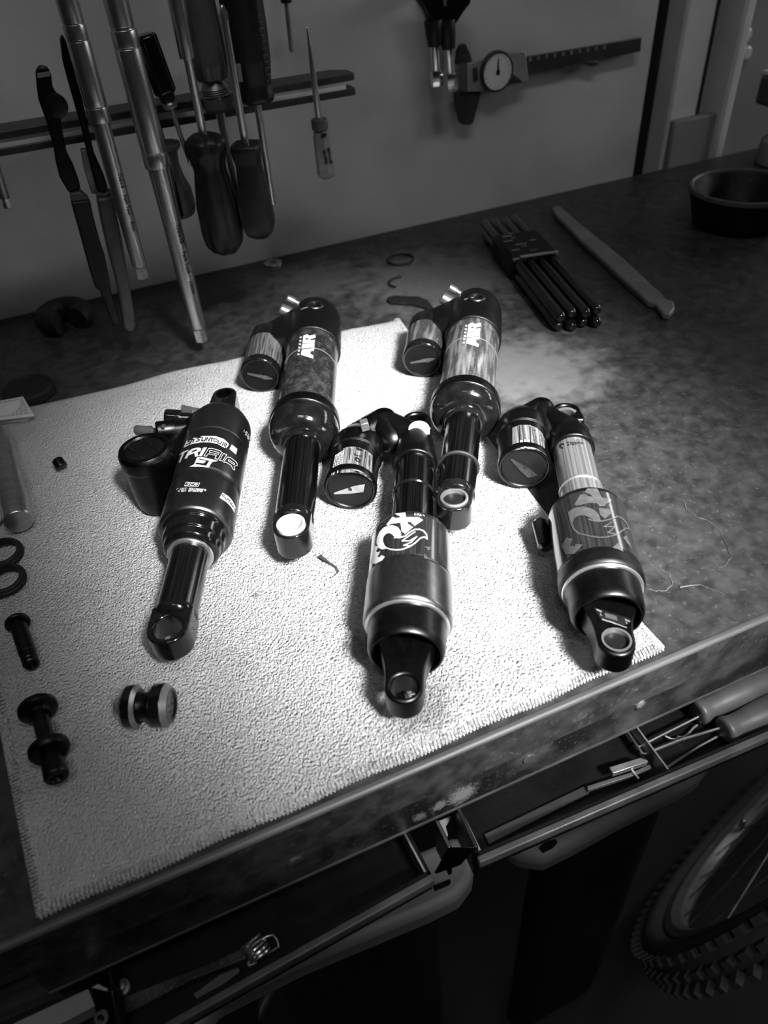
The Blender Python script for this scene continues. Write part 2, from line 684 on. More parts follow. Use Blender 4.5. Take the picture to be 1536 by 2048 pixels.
# uprights and panels of the opening at the end of the wall
y2 = YW + 0.055
xa, xb = onY(1352, 150, y2).x, onY(1408, 150, y2).x
xc, xd = onY(1447, 120, y2).x, onY(1466, 120, y2).x
struct('trim_1', MB().box(((XR + xa) / 2, y2 + 0.05, 0.25), (xa - XR + 0.02, 0.03, 2.3)), 'black_dark')
struct('trim_2', MB().box(((xa + xb) / 2, y2 + 0.02, 0.25), (xb - xa, 0.04, 2.3)), 'post_paint', bevel=0.004)
struct('trim_3', MB().box(((xb + xc) / 2, y2 + 0.045, 0.25), (xc - xb, 0.02, 2.3)), 'black_dark')
struct('trim_4', MB().box(((xc + xd) / 2, y2 + 0.005, 0.25), (xd - xc, 0.05, 2.3)), 'post_paint', bevel=0.004)
struct('wall_right', MB().box((xd + 0.35, y2 + 0.04, 0.25), (0.7, 0.03, 2.3)), 'panel_grey')
zt = onY(1400, 215, y2 - 0.006).z
struct('trim_5', MB().box(((xa + xc) / 2 + 0.004, y2 - 0.004, (zt - 0.02) / 2 - 0.01), (xc - xa, 0.012, zt + 0.02)), 'panel_grey',
       bevel=0.003)

# ---------------------------------------------------------------- workbench
wb = thing('workbench', 'dark mottled workbench carrying the white towel, worn front edge', 'workbench', Vector((0.1, 0.5, ZF)))
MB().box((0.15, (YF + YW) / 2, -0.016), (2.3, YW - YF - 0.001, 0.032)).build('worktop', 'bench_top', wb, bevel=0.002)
es = MB()
prof = [(0.0, 0.0003), (0.0026, 0.0008), (0.0040, 0.0002), (0.0046, -0.0008), (0.0046, -0.0024), (0.0, -0.0024)]
n = len(prof)
vs = []
for x in (-1.0, 1.3):
    vs += [(x, YF + 0.0046 - a, b) for a, b in prof]
es.add(vs, [tuple(range(n)), tuple(range(2 * n - 1, n - 1, -1))] + [(i, (i + 1) % n, (i + 1) % n + n, i + n) for i in range(n)])
es.build('edge_strip', 'bench_edge', wb, smooth=50, bevel=0.0008)
zap = -0.0570
xl = onY(62, 1960, YF).x
ap = MB().box(((xl + 1.3) / 2, YF + 0.0048, (zap - 0.0032) / 2), (1.3 - xl, 0.008, -0.0032 - zap)).build('apron', 'apron_paint', wb, bevel=0.0008)
MB().box((xl - 0.05, YF + 0.016, -0.09), (0.098, 0.02, 0.17)).build('end_block', 'wood_dark', wb, bevel=0.001)
MB().box(((xl + 1.3) / 2, YF + 0.0012, zap - 0.0008), (1.3 - xl, 0.0016, 0.0016)).build('trim_line', 'drawer_rim', ap)
for (px, py, rr) in ((1057, 1515, 0.0042), (1283, 1407, 0.0050), (590, 1721, 0.0046)):
    p = onY(px, py, YF + 0.0012)
    MB().lathe([(0, 0), (0, rr), (0.0012, rr * 0.96), (0.0016, rr * 0.8), (0.0016, 0)], frame(p, (0, -1, 0)), seg=24,
               c=0.0002).build('plug', 'apron_paint', ap)
for x in (-0.75, 1.2):
    for y in (YF + 0.08, YW - 0.06):
        MB().box((x, y, ZF / 2 - 0.016), (0.06, 0.06, -ZF - 0.032)).build('leg', 'black_dark', wb, bevel=0.002)
MB().prism([at(x, y, -0.075) for x, y in ((-40, 2090), (30, 2046), (176, 1978), (190, 2012), (60, 2080))], (0, 0, -0.01)).build('rail_board', 'pale_board', wb)

for pts_ in ([(1366, 1000), (1374, 1018), (1392, 1034), (1418, 1042), (1440, 1062), (1452, 1088), (1462, 1112), (1452, 1130), (1436, 1136)],
             [(1304, 1122), (1322, 1138), (1340, 1150), (1344, 1168), (1332, 1180), (1312, 1182), (1298, 1178)],
             [(1360, 1176), (1400, 1168), (1450, 1190)]):
    pp = [at(x, y, 0.0001) for x, y in pts_]
    fine = []
    for i_ in range(len(pp) - 1):
        for k_ in range(4):
            q_ = pp[i_].lerp(pp[i_ + 1], k_ / 4)
            fine.append(q_ + Vector((random.uniform(-1, 1), random.uniform(-1, 1), 0)) * 0.0005)
    MB().tube(fine + [pp[-1]], [random.uniform(0.0002, 0.0006) for _ in range(len(fine) + 1)], seg=6).build('paint_chip_edge', 'bench_edge', wb)
# drawers: two shallow metal trays pulled a little way out
ZR = -0.066
ZB = -0.086


def drawer(p0, p1, back, divs, name='drawer'):
    """p0, p1: front rim corners (pixels); tray reaches back under the top"""
    a, b = at(p0[0], p0[1], ZR), at(p1[0], p1[1], ZR)
    x = (b - a).normalized()
    y = Vector((-x.y, x.x, 0))
    Lx = (b - a).length
    M = frame(a, x)
    m = MB()
    m.box((Lx / 2, back / 2, ZB - ZR), (Lx, back, 0.0016), M)
    m.box((Lx / 2, 0.0008, (ZB - ZR) / 2), (Lx, 0.0016, ZR - ZB), M)
    m.box((0.0008, back / 2, (ZB - ZR) / 2), (0.0016, back, ZR - ZB), M)
    m.box((Lx - 0.0008, back / 2, (ZB - ZR) / 2), (0.0016, back, ZR - ZB), M)
    m.box((Lx / 2, back, (ZB - ZR) / 2), (Lx, 0.0016, ZR - ZB), M)
    d = m.build(name, 'drawer_metal', wb)
    MB().box((Lx / 2, -0.0020, -0.0035), (Lx, 0.0040, 0.007), M).build('front_rim', 'drawer_rim', d, bevel=0.0008)
    for t in divs:
        MB().box((Lx * t, back / 2, -0.007), (0.0011, back - 0.004, 0.014), M).build('divider', 'steel_worn', d)
    return d, M, Lx


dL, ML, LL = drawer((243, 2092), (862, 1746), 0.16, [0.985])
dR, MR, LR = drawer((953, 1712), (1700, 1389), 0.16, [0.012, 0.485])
# bracket between the two drawers
bk = MB()
q = [at(958, 1712, ZR), at(925, 1727, ZR - 0.004), at(880, 1748, ZR - 0.012), at(872, 1741, ZR - 0.004)]
for (pa, pb, z0, z1) in (((917, 1616), (953, 1694), -0.058, -0.062), ((873, 1640), (900, 1695), -0.060, -0.064)):
    a, b = at(pa[0], pa[1], z0), at(pb[0], pb[1], z1)
    d = (b - a).normalized()
    sd = d.cross(Vector((0, 0, 1))).normalized() * 0.0012
    bk.prism([a + sd, b + sd, b - sd, a - sd], (0, 0, -0.035))
a, b, c_, d_ = at(953, 1694, -0.062), at(922, 1730, -0.080), at(872, 1748, -0.084), at(900, 1695, -0.066)
bk.prism([a, b, c_, d_], (0, 0.003, -0.006))
bk.build('runner_bracket', 'satin_black', wb, bevel=0.0004)
a = at(876, 1641, -0.075)
MB().prism([at(876, 1643, -0.078), at(905, 1630, -0.078), at(891, 1653, -0.078), at(896, 1670, -0.078), at(892, 1676, -0.078)],
           (0, 0, -0.001)).build('pale_patch', 'pale_board', wb)  # flat pale triangle beside the bracket
a, b = at(182, 1972, -0.056), at(226, 1980, -0.060)
MB().prism([a, b, at(240, 2070, -0.072), at(195, 2060, -0.072)], (0, 0.002, -0.03)).build('runner_bracket', 'satin_black', wb, bevel=0.001)
p = at(203, 2035, -0.066)
MB().lathe([(-0.001, 0.0032), (0.001, 0.0032), (0.001, 0.0018), (-0.001, 0.0018)], frame(p, (-0.2, -0.6, 0.75)), seg=20,
           closed=True).build('rivet_ring', 'steel_worn', wb)
MB().prism([at(184, 1975, -0.0555), at(196, 1968, -0.0555), at(216, 1978, -0.0555), at(212, 1982, -0.0555)], (0, 0, -0.0008)
           ).build('bent_tab', 'steel_bright', wb)

# ---------------------------------------------------------------- towel
TZ = 0.0032


def lerp_path(pts, t):
    n = len(pts) - 1
    x = min(max(t, 0), 1) * n
    i = min(int(x), n - 1)
    return pts[i].lerp(pts[i + 1], x - i)


BL, BR, TR = at(80, 1838), at(1326, 1299), at(796, 640)
left = [BL, at(24, 1560), at(0, 1440), at(-45, 1190), at(-60, 1010), at(-75, 850)]
right = [BR, at(1186, 1148), at(1082, 1022), at(988, 900), at(900, 782), TR]
NU, NV = 190, 230
random.seed(3)
bumps = [(random.random(), random.random(), random.uniform(0.03, 0.10), random.uniform(-0.9, 1.6)) for _ in range(46)]


def towel_xy(u, v):
    a, b = lerp_path(left, v), lerp_path(right, v)
    p = a.lerp(b, u)
    p.y += 0.0012 * math.sin(u * 9 + v * 4) * (1 - abs(2 * v - 1)) + 0.0007 * math.sin(u * 31)
    if v > 0.9:
        p.y += 0.002 * math.sin(u * 17) * (v - 0.9) * 10
    return p


def towel_z(u, v):
    e = min(u, 1 - u, v, 1 - v)
    z = TZ
    for (a, b, s, h) in bumps:
        d = ((u - a) ** 2 + (v - b) ** 2) / (s * s)
        if d < 6:
            z += 0.0016 * h * math.exp(-d)
    z += 0.0009 * noise.noise(Vector((u * 9, v * 11, 0))) + 0.0004 * noise.noise(Vector((u * 27, v * 31, 2)))
    k = min(1.0, e / 0.012)
    return 0.0016 + (min(max(z, 0.0020), TZ + 0.0013) - 0.0016) * k


tw = thing('towel', 'white terry microfibre towel spread over the bench', 'towel', TOWEL_AT)
m = MB()
vs, fs = [], []
for j in range(NV + 1):
    for i in range(NU + 1):
        u, v = i / NU, j / NV
        p = towel_xy(u, v)
        vs.append((p.x, p.y, towel_z(u, v)))
W1 = NU + 1
for j in range(NV):
    for i in range(NU):
        fs.append((j * W1 + i, j * W1 + i + 1, (j + 1) * W1 + i + 1, (j + 1) * W1 + i))
rim = [i for i in range(W1)] + [j * W1 + NU for j in range(1, NV + 1)] + \
      [NV * W1 + i for i in range(NU - 1, -1, -1)] + [j * W1 for j in range(NV - 1, 0, -1)]
nb = len(vs)
for r_ in rim:
    x, y, z = vs[r_]
    vs.append((x, y, 0.0002))
for k in range(len(rim)):
    l = (k + 1) % len(rim)
    fs.append((rim[k], nb + k, nb + l, rim[l]))
m.add(vs, fs).build('cloth', 'towel', tw, smooth=80)
# overlock stitches along the hems
st = MB()


def hem(fn, count, inward):
    for k in range(count):
        t = (k + 0.5) / count
        p, q = fn(t), fn(min(1, t + 0.001)) if t < 0.99 else fn(t - 0.001)
        d = inward(t)
        jit = random.uniform(-0.25, 0.25)
        e = (q - p)
        e = e.normalized() if e.length > 1e-9 else Vector((1, 0, 0))
        w1 = d + e * jit * 0.3
        a = p - w1 * 0.0008 + Vector((0, 0, 0.0008))
        pts = [a, p + w1 * 0.0003 + Vector((0, 0, 0.0028)), p + w1 * 0.0032 + Vector((0, 0, 0.0036)),
               p + w1 * 0.0054 + Vector((0, 0, 0.0026))]
        st.tube(pts, [0.0005, 0.00075, 0.00078, 0.0005], seg=6)


hem(lambda t: towel_xy(t, 0), 165, lambda t: Vector((0.02, 1, 0)))
hem(lambda t: towel_xy(1, t), 190, lambda t: Vector((-1, 0.03, 0)))
hem(lambda t: towel_xy(0, t), 190, lambda t: Vector((1, 0, 0)))
st.build('overlock_stitching', 'towel', tw, kind='stuff')
# ================================================================== SHOCK ABSORBERS
ZT = TZ + 0.0012      # where things sit on the towel


def eye_outline(c, Rr, neck_s, neck_w, flare=None):
    """star-shaped outline about the eye centre (c on local X), reaching back to the neck"""
    pts = [(c + Rr * math.cos(math.radians(a)), Rr * math.sin(math.radians(a))) for a in range(-90, 91, 6)]
    if flare:
        pts += [(c - t * (c - neck_s), w_) for t, w_ in flare]
        pts += [(neck_s, neck_w), (neck_s, -neck_w)]
        pts += [(c - t * (c - neck_s), -w_) for t, w_ in reversed(flare)]
    else:
        pts += [(neck_s, neck_w), (neck_s, -neck_w)]
    return pts


def ring(M, s, r0, r1, wd):
    return MB().lathe([(s - wd / 2, r0), (s - wd / 2, r1 - wd * 0.25), (s - wd * 0.25, r1), (s + wd * 0.25, r1),
                       (s + wd / 2, r1 - wd * 0.25), (s + wd / 2, r0)], M, closed=True)


def zlathe(prof, p, seg=40, c=0.0005, tilt=(0, 0, 1)):
    """profile (height, radius) standing on point p"""
    return MB().lathe(prof, frame(p, tilt, (1, 0, 0)), seg=seg, c=c)


# ---------------------------------------------------------------- SR shock on the left
OZ, KZ = (220, 770), 0.2636
zx = ZT + 0.0229
pA = at(OZ[0] + KZ * 885, OZ[1] + KZ * 140, zx)
pB = at(OZ[0] + KZ * 443, OZ[1] + KZ * 1850, zx + 0.006)
pB.z = zx
u = (pB - pA).normalized()
Ls = (pB - pA).length
Ms = frame(pA, u)
sh = thing('shock_absorber', 'matte black rear shock with white printed lettering and an upright black reservoir', 'shock absorber',
           Ms, 'bicycle rear shocks on the towel')
D = Ls - 0.217
can = MB().lathe([(0.022, 0), (0.024, 0.014), (0.028, 0.0195), (0.035, 0.0224), (0.063, 0.0227), (0.0638, 0.0222), (0.0646, 0.0227),
                  (0.107, 0.0227), (0.1085, 0.0219), (0.112, 0.0219), (0.1135, 0.0229), (0.142, 0.0231), (0.1465, 0.0229), (0.1482, 0.0216),
                  (0.1482, 0)], Ms, seg=72).build('air_can', 'can_grey', sh)
MB().lathe([(0.146, 0.0204), (0.1495, 0.0204), (0.1505, 0.0190), (0.1575, 0.0186), (0.1585, 0.0172), (0.1628, 0.0168), (0.1645, 0.0150),
            (0.1645, 0.011)], Ms, seg=64).build('seal_head', 'gloss_black', sh)
ring(Ms, 0.1660, 0.0108, 0.0139, 0.0020).build('travel_ring', 'silver_ring', sh)
MB().lathe([(0.150, 0.0116), (Ls - 0.0145, 0.0116)], Ms, seg=56).build('damper_shaft', 'shaft_black', sh)
m = MB().lathe([(Ls - 0.0162, 0.0), (Ls - 0.0162, 0.0121), (Ls - 0.0125, 0.0121), (Ls - 0.010, 0.010), (Ls - 0.010, 0)], Ms)
ey = m.build('end_collar', 'gloss_black', sh)
MB().plate_hole(eye_outline(Ls, 0.0114, Ls - 0.0155, 0.0114), (Ls, 0), 0.0079, -0.0078, 0.0078, Ms).build(
    'eyelet', 'gloss_black', sh, bevel=0.0012, bseg=3)
MB().plate_hole(eye_outline(0.0, 0.0092, 0.019, 0.0105)[::1] if False else
                [(-x, y) for x, y in eye_outline(0.0, 0.0092, -0.020, 0.0105)], (0, 0), 0.0048, -0.009, 0.009, Ms).build(
    'eyelet', 'gloss_black', sh, bevel=0.001, bseg=2)
MB().lathe([(-0.0095, 0.0062), (-0.0095, 0.0048), (0.0095, 0.0048), (0.0095, 0.0062)], frame(pA, (0, 0, 1), (1, 0, 0)), seg=32,
           closed=True).build('bushing', 'satin_black', sh)
# reservoir standing on end
pt = at(288, 897, 0.052)
pr = Vector((pt.x, pt.y, ZT))
res = zlathe([(0, 0), (0, 0.0135), (0.0025, 0.0160), (0.010, 0.0168), (0.036, 0.0170), (0.0375, 0.0178), (0.0455, 0.0178),
              (0.0485, 0.0165), (0.0485, 0.0135), (0.0470, 0.0128), (0.0470, 0)], pr, seg=64).build('reservoir', 'satin_black', sh)
zlathe([(0.0465, 0), (0.0465, 0.0130), (0.0474, 0.0128), (0.0474, 0)], pr, seg=56, c=0.0003).build('pressure_cap', 'cap_black', res)
for a0 in (200, 20):
    c0 = Vector((pr.x, pr.y, 0.0515))
    a = math.radians(a0)
    pts = []
    for k in range(9):
        t = k / 8
        ang = a + math.radians(-62 + 124 * t)
        rr = 0.0118 if 0 < k < 8 else 0.0124
        pts.append(c0 + Vector((math.cos(ang) * rr, math.sin(ang) * rr, 0)))
    inner = [c0 + Vector((math.cos(a + math.radians(-62 + 124 * t / 6)) * (0.0125 - 0.0075 * math.sin(math.pi * t / 6)),
                          math.sin(a + math.radians(-62 + 124 * t / 6)) * (0.0125 - 0.0075 * math.sin(math.pi * t / 6)), 0)) for t in range(6, -1, -1)]
    MB().tube(inner, 0.0009, seg=8).build('cap_ridge', 'gloss_black', res)
# bridge from reservoir to the back of the can, with knobs
q0 = Ms @ Vector((0.026, -0.006, -0.012))
q1 = Ms @ Vector((0.052, -0.010, 0.010))
hp = []
for cx in (0.028, 0.050):
    for (yy, zz) in ((-0.016, -0.016), (-0.016, 0.014), (-0.022, 0.008), (-0.022, -0.014)):
        hp.append(Ms @ Vector((cx, yy, zz)))
for a in range(0, 360, 30):
    for z in (0.012, 0.034):
        hp.append(Vector((pr.x + 0.0135 * math.cos(math.radians(a)), pr.y + 0.0135 * math.sin(math.radians(a)), z)))
MB().hull(hp).build('bridge', 'satin_black', sh, bevel=0.0015)


def pxrod(p0, p1, z0, z1, r, extra=0.0):
    return at(p0[0], p0[1], z0), at(p1[0], p1[1], z1), r


for nm, p0, p1, z0, z1, r, mt in (('lockout_lever', (312, 862), (350, 858), 0.040, 0.038, 0.0068, 'satin_black'),
                                  ('rebound_knob', (330, 834), (362, 836), 0.038, 0.036, 0.0060, 'gloss_black'),
                                  ('adjuster_pin', (271, 860), (303, 862), 0.034, 0.034, 0.0036, 'grip_grey'),
                                  ('air_valve', (363, 820), (382, 824), 0.036, 0.034, 0.0042, 'grip_grey')):
    a, b = at(p0[0], p0[1], z0), at(p1[0], p1[1], z1)
    M2 = frame(a, b - a)
    l = (b - a).length
    pr_ = [(0, 0), (0, r * 0.86), (0.0012, r), (l, r), (l, r * 0.7), (l + 0.008, r * 0.7), (l + 0.008, 0)]
    if nm == 'air_valve':
        pr_ = [(0, 0), (0, r)]
        for k in range(9):
            pr_ += [(0.0004 + k * 0.001, r), (0.0007 + k * 0.001, r * 0.88)]
        pr_ += [(0.012, r), (0.016, r * 0.8), (0.016, 0)]
    o = MB().lathe(pr_, M2, seg=32, c=0.0002).build(nm, mt, sh)
    if nm == 'lockout_lever':
        pz = at(327, 852, 0.0475)
        MB().lathe([(-0.0005, 0.0014), (0.0006, 0.0014), (0.0006, 0.0007), (-0.0005, 0.0007)], frame(pz, (0, 0, 1), (1, 0, 0)), seg=18,
                   closed=True).build('pinch_ring', 'steel_worn', o)
# printing, traced on the can
kk = 180 / 1536
dz = cyl_px((330, 850), kk, pA, u, 0.0227)
dz2 = cyl_px((330, 850), kk, pA, u, 0.0229)
band = [(315, 390), (365, 275), (520, 210), (530, 228), (650, 186), (860, 190), (1000, 235), (1090, 318), (1085, 350), (1045, 395),
        (985, 375), (900, 325), (760, 295), (620, 296), (490, 318), (400, 345)]
decal('lettering_plate', [band], dz, 'print_white', sh, 26)
dz_ = cyl_px((330, 850), kk, pA, u, 0.0227, 0.0003)
L1 = []
L1 += stroke([(470, 240), (410, 262), (388, 285), (440, 290), (425, 310), (362, 335)], 15)
L1 += stroke([(425, 328), (450, 262), (500, 240), (478, 296)], 14) + stroke([(445, 288), (490, 272)], 12)
L1 += stroke([(622, 212), (572, 216), (556, 236), (590, 252), (572, 272), (530, 280)], 17)
L1 += stroke([(645, 212), (625, 260), (650, 272), (675, 270), (700, 215)], 17)
L1 += stroke([(700, 272), (722, 212), (748, 274), (772, 214)], 15)
L1 += stroke([(775, 222), (830, 228)], 16) + stroke([(805, 226), (788, 280)], 16)
L1 += stroke(arcpts(862, 260, 30, 26, 0, 360), 14, False)
L1 += stroke([(920, 262), (900, 300), (925, 318), (950, 322), (975, 282)], 16)
L1 += stroke([(975, 350), (1000, 300), (1045, 322), (1050, 345), (1005, 335), (1038, 380)], 15)
decal('lettering', L1, dz_, 'print_dark', sh, 30)
L2 = [[(232, 640), (290, 492), (245, 520), (240, 510), (300, 458), (405, 420), (385, 445), (335, 470), (255, 640)],
      [[(330, 578), (395, 452), (470, 402), (570, 382), (618, 398), (612, 440), (555, 468), (572, 530), (512, 545), (500, 480), (400, 520),
        (375, 570)], [(470, 440), (445, 470), (540, 440), (548, 420), (520, 418)]],
      [(575, 532), (652, 385), (720, 382), (630, 530)],
      [[(548, 548), (640, 548), (905, 608), (880, 618), (808, 628), (745, 728), (640, 712), (415, 710), (495, 672)],
       [(588, 572), (755, 612), (700, 695), (520, 665), (535, 640), (660, 655), (690, 625), (580, 595)]],
      [(590, 590), (700, 612), (680, 640), (560, 625)],
      [(1140, 332), (1236, 408), (1212, 505), (1100, 408)]]
A_out = [(665, 528), (745, 400), (800, 398), (940, 440), (975, 470), (905, 585), (850, 570), (878, 520), (740, 490), (710, 530)]
L2 += stroke(A_out, 11, True) + stroke([(770, 430), (925, 470), (912, 500), (755, 462)], 9, True)
L2 += stroke([(930, 605), (1000, 485), (1055, 505), (980, 615)], 10, True)
R_out = [(1000, 636), (1062, 545), (1120, 555), (1225, 640), (1235, 690), (1180, 705), (1190, 770), (1160, 750), (1130, 690), (1050, 640)]
L2 += stroke(R_out, 10, True) + stroke([(1090, 590), (1190, 660), (1180, 680), (1080, 610)], 8, True)
decal('lettering', L2, dz_, 'print_white', sh, 34)
L3 = stroke([(330, 1040), (358, 975), (592, 990), (565, 1048)], 9, True)
L3 += stroke([(375, 995), (420, 995), (410, 1012), (385, 1012), (408, 1013), (395, 1030), (355, 1028)], 10)
L3 += stroke([(490, 998), (445, 998), (430, 1030), (478, 1030)], 10)
L3 += stroke([(490, 1036), (512, 1000), (558, 1006), (550, 1022), (510, 1018), (535, 1040)], 10)
for (y0, x0, x1, bow, sk) in ((1085, 200, 705, 26, 30), (1120, 225, 640, 20, 30)):
    cells = 17
    for i in range(cells):
        if i in (1, 6):
            continue
        a, b = x0 + (x1 - x0) * i / cells, x0 + (x1 - x0) * (i + 0.78) / cells
        f = lambda x: y0 + bow * ((x - x0 - 180) / 300) ** 2
        kx = random.randint(0, 3)
        L3 += stroke([(a, f(a) + 12), (a + 10, f(a) - 12)], 7) + stroke([(a + 10, f(a) - 12), (b + 6, f(b) - 11)], 6)
        if kx:
            L3 += stroke([(a, f(a) + 12), (b, f(b) + 12)], 6)
        if kx > 1:
            L3 += stroke([(a + 5, f(a)), (b + 4, f(b))], 6)
        if kx > 2:
            L3 += stroke([(b, f(b) + 12), (b + 6, f(b) - 11)], 6)
decal('lettering', L3, cyl_px((330, 850), kk, pA, u, 0.0229, 0.0003), 'print_white', sh, 40)
decal('badge', [[(985, 1155), (1080, 1210), (1150, 1290), (1205, 1400), (1188, 1500), (1120, 1390), (1040, 1310), (930, 1240)]],
      dz2, 'print_white', sh, 26)
B4 = stroke([(1020, 1195), (985, 1190), (980, 1205), (1040, 1250), (1025, 1270)], 12)
B4 += stroke([(1075, 1255), (1045, 1285)], 12) + stroke([(1075, 1262), (1110, 1290), (1080, 1315)], 12)
B4 += stroke([(1150, 1335), (1120, 1325), (1125, 1350), (1165, 1390), (1150, 1400)], 12) + stroke([(1180, 1430), (1200, 1450)], 12)
decal('lettering', B4, cyl_px((330, 850), kk, pA, u, 0.0229, 0.0003), 'print_dark', sh, 30)
T5 = stroke([(1355, 85), (1345, 115)], 9) + stroke([(1370, 130), (1392, 112), (1405, 130), (1375, 165), (1398, 178)], 10)
T5 += stroke([(1425, 160), (1410, 200)], 10) + stroke(arcpts(1425, 220, 12, 24, 0, 360, 10), 8)
decal('lettering', T5, cyl_px((330, 850), kk, pA, u, 0.0227, 0.0004), 'print_white', sh, 40)


# ---------------------------------------------------------------- two dusty air shocks at the back
def dusty_shock(hole_px, label, O, K, eyeA, eyeB, st, res_n, res_f, air_o, air_k, air_shift, lab, ringed, bush):
    zx = ZT + 0.0252
    A = at(O[0] + K * eyeA[0], O[1] + K * eyeA[1], zx)
    B = at(O[0] + K * eyeB[0], O[1] + K * eyeB[1], zx + 0.007)
    B.z = zx
    u = (B - A).normalized()
    Ls = (B - A).length
    M = frame(A, u)
    s = thing('shock_absorber', label, 'shock absorber', M, 'bicycle rear shocks on the towel')
    h0, h1, b0, b1, nk, se = st
    hd = MB().lathe([(0.010, 0), (0.010, 0.010), (0.013, 0.0165), (0.020, 0.0212), (0.032, 0.0230), (h1 - 0.006, 0.0236), (h1 - 0.001, 0.0236),
                     (h1, 0.0228), (h1, 0)], M, seg=64).build('head', 'matte_black', s)
    MB().lathe([(h1 - 0.002, 0.0218), (h1 + 0.004, 0.0218), (h1 + 0.005, 0.0212), (b0 + 0.002, 0.0210), (b0 + 0.002, 0)], M, seg=64).build(
        'air_can', lab, s)
    MB().lathe([(h1 + 0.030, 0.0206), (h1 + 0.030, 0.02135), (h1 + 0.0308, 0.02135), (h1 + 0.0308, 0.0206)], M, seg=64, closed=True).build('label_edge', 'print_mid', s)
    MB().lathe([(b0, 0.0208), (b0, 0.0250), (b0 + 0.001, 0.0256), (b0 + 0.0095, 0.0258), (b0 + 0.0105, 0.0250), (b0 + 0.0105, 0.0)], M, seg=72).build(
        'bumper_band', 'satin_black', s)
    curve = [(b0 + 0.010, 0.0246), (b0 + 0.0115, 0.0252)]
    for k in range(1, 10):
        t = k / 9 * math.pi / 2
        curve.append((b0 + 0.012 + (nk - b0 - 0.014) * math.sin(t), 0.0142 + 0.0110 * math.cos(t)))
    curve += [(nk + 0.0005, 0.0142), (nk + 0.0005, 0.0150), (nk + 0.0018, 0.0150), (nk + 0.002, 0.0138), (nk + 0.0040, 0.0135),
              (nk + 0.0040, 0.012)]
    MB().lathe(curve, M, seg=72, c=0.0002).build('seal_head', 'gloss_black', s)
    MB().lathe([(nk, 0.0124), (se + 0.001, 0.0124)], M, seg=56).build('damper_shaft', 'shaft_black', s)
    if ringed:
        ring(M, ringed, 0.0122, 0.0138, 0.0022).build('travel_ring', 'rubber', s)
    MB().lathe([(se - 0.001, 0), (se - 0.001, 0.0125), (se + 0.003, 0.0125), (se + 0.005, 0.0115), (se + 0.005, 0)], M).build('end_collar', 'gloss_black', s)
    ey = MB().plate_hole(eye_outline(Ls, 0.0112, se + 0.001, 0.0118), (Ls, 0), 0.0088, -0.0105, 0.0075, M).build(
        'eyelet', 'gloss_black', s, bevel=0.0016, bseg=3)
    if bush == 'white':
        MB().lathe([(-0.008, 0.0087), (0.0090, 0.0087), (0.0094, 0.0082), (0.0094, 0.0074), (0.004, 0.0066), (0.004, 0.0058), (-0.008, 0.0058)],
                   frame(B, M.col[2].xyz, u), seg=48, closed=True).build('bushing', 'white_nylon', s)
        MB().lathe([(-0.0082, 0), (-0.0082, 0.0058), (-0.0072, 0.0058), (-0.0072, 0)], frame(B, M.col[2].xyz, u), seg=32).build('bore_disc', 'print_mid', s)
    else:
        MB().lathe([(-0.008, 0.0087), (0.0080, 0.0087), (0.0084, 0.0082), (0.0084, 0.0072), (0.0080, 0.0070), (-0.008, 0.0070)],
                   frame(B, M.col[2].xyz, u), seg=48, closed=True).build('bushing', 'steel_worn', s)
        MB().lathe([(-0.009, 0), (-0.009, 0.0071), (0.0055, 0.0071), (0.0055, 0)], frame(B, M.col[2].xyz, u), seg=32).build('bore_disc', 'cap_black', s)  # black disc closing the bore, in place of the hole's shade
    # mounting hole on top of the head, lug and knobs
    p = cyl_px((0, 0), 1, A, u, 0.0216)(*hole_px)
    nrm = p - A
    nrm = (nrm - u * nrm.dot(u)).normalized()
    MB().lathe([(-0.006, 0.0074), (0.0016, 0.0074), (0.0022, 0.0068), (0.0022, 0.0052), (0.0012, 0.0048), (-0.006, 0.0048)], frame(p, nrm, u), seg=40, closed=True).build('mount_boss', 'can_grey', hd)
    MB().lathe([(-0.004, 0), (-0.004, 0.0049), (-0.0005, 0.0049), (-0.0005, 0)], frame(p, nrm, u), seg=28).build('mount_hole', 'print_dark', hd)
    for (sx, sy, sz, rr, ln, mt, nm) in ((0.022, -0.022, 0.008, 0.0050, 0.010, 'steel_worn', 'rebound_knob'), (0.010, -0.018, 0.013, 0.0034, 0.008, 'steel_worn', 'air_valve')):
        a = M @ Vector((sx, sy, sz))
        d = (M.to_3x3() @ Vector((-0.15, -1, 0.55))).normalized()
        MB().lathe([(-0.006, 0), (-0.006, rr * 0.7), (0, rr * 0.7), (0, rr), (ln - 0.001, rr), (ln, rr * 0.85), (ln, 0)], frame(a, d, u), seg=28, c=0.0004).build(nm, mt, s)
    # head badge
    wr = cyl_wrap(M, 0.044, -0.22, 0.0234)
    decal('badge', [[(-0.0042, -0.0012), (0.0042, -0.0012), (0.0042, 0.0012), (-0.0042, 0.0012)]], wr, 'print_grey', s, 0.002)
    # reservoir
    rr = 0.0168
    n_, f_ = at(res_n[0], res_n[1], ZT + rr), at(res_f[0], res_f[1], ZT + rr + 0.003)
    uu = (f_ - n_).normalized()
    Mr = frame(n_, uu)
    lr = (f_ - n_).length
    rs = MB().lathe([(0.0012, 0), (0.0012, rr - 0.0028), (0, rr - 0.0024), (0, rr - 0.0010), (0.0012, rr), (0.0075, rr), (0.0082, rr - 0.0008),
                     (lr * 0.68, rr - 0.0009), (lr * 0.72, rr - 0.0002), (lr - 0.004, rr - 0.001), (lr, rr - 0.005), (lr, 0)], Mr, seg=56).build(
        'reservoir', 'gloss_black', s)
    MB().lathe([(0.0085, rr - 0.0006), (lr * 0.66, rr - 0.0006)], Mr, seg=56, c=0).build('reservoir_label', lab if lab != 'label_dusty' else 'sticker_streak', rs)
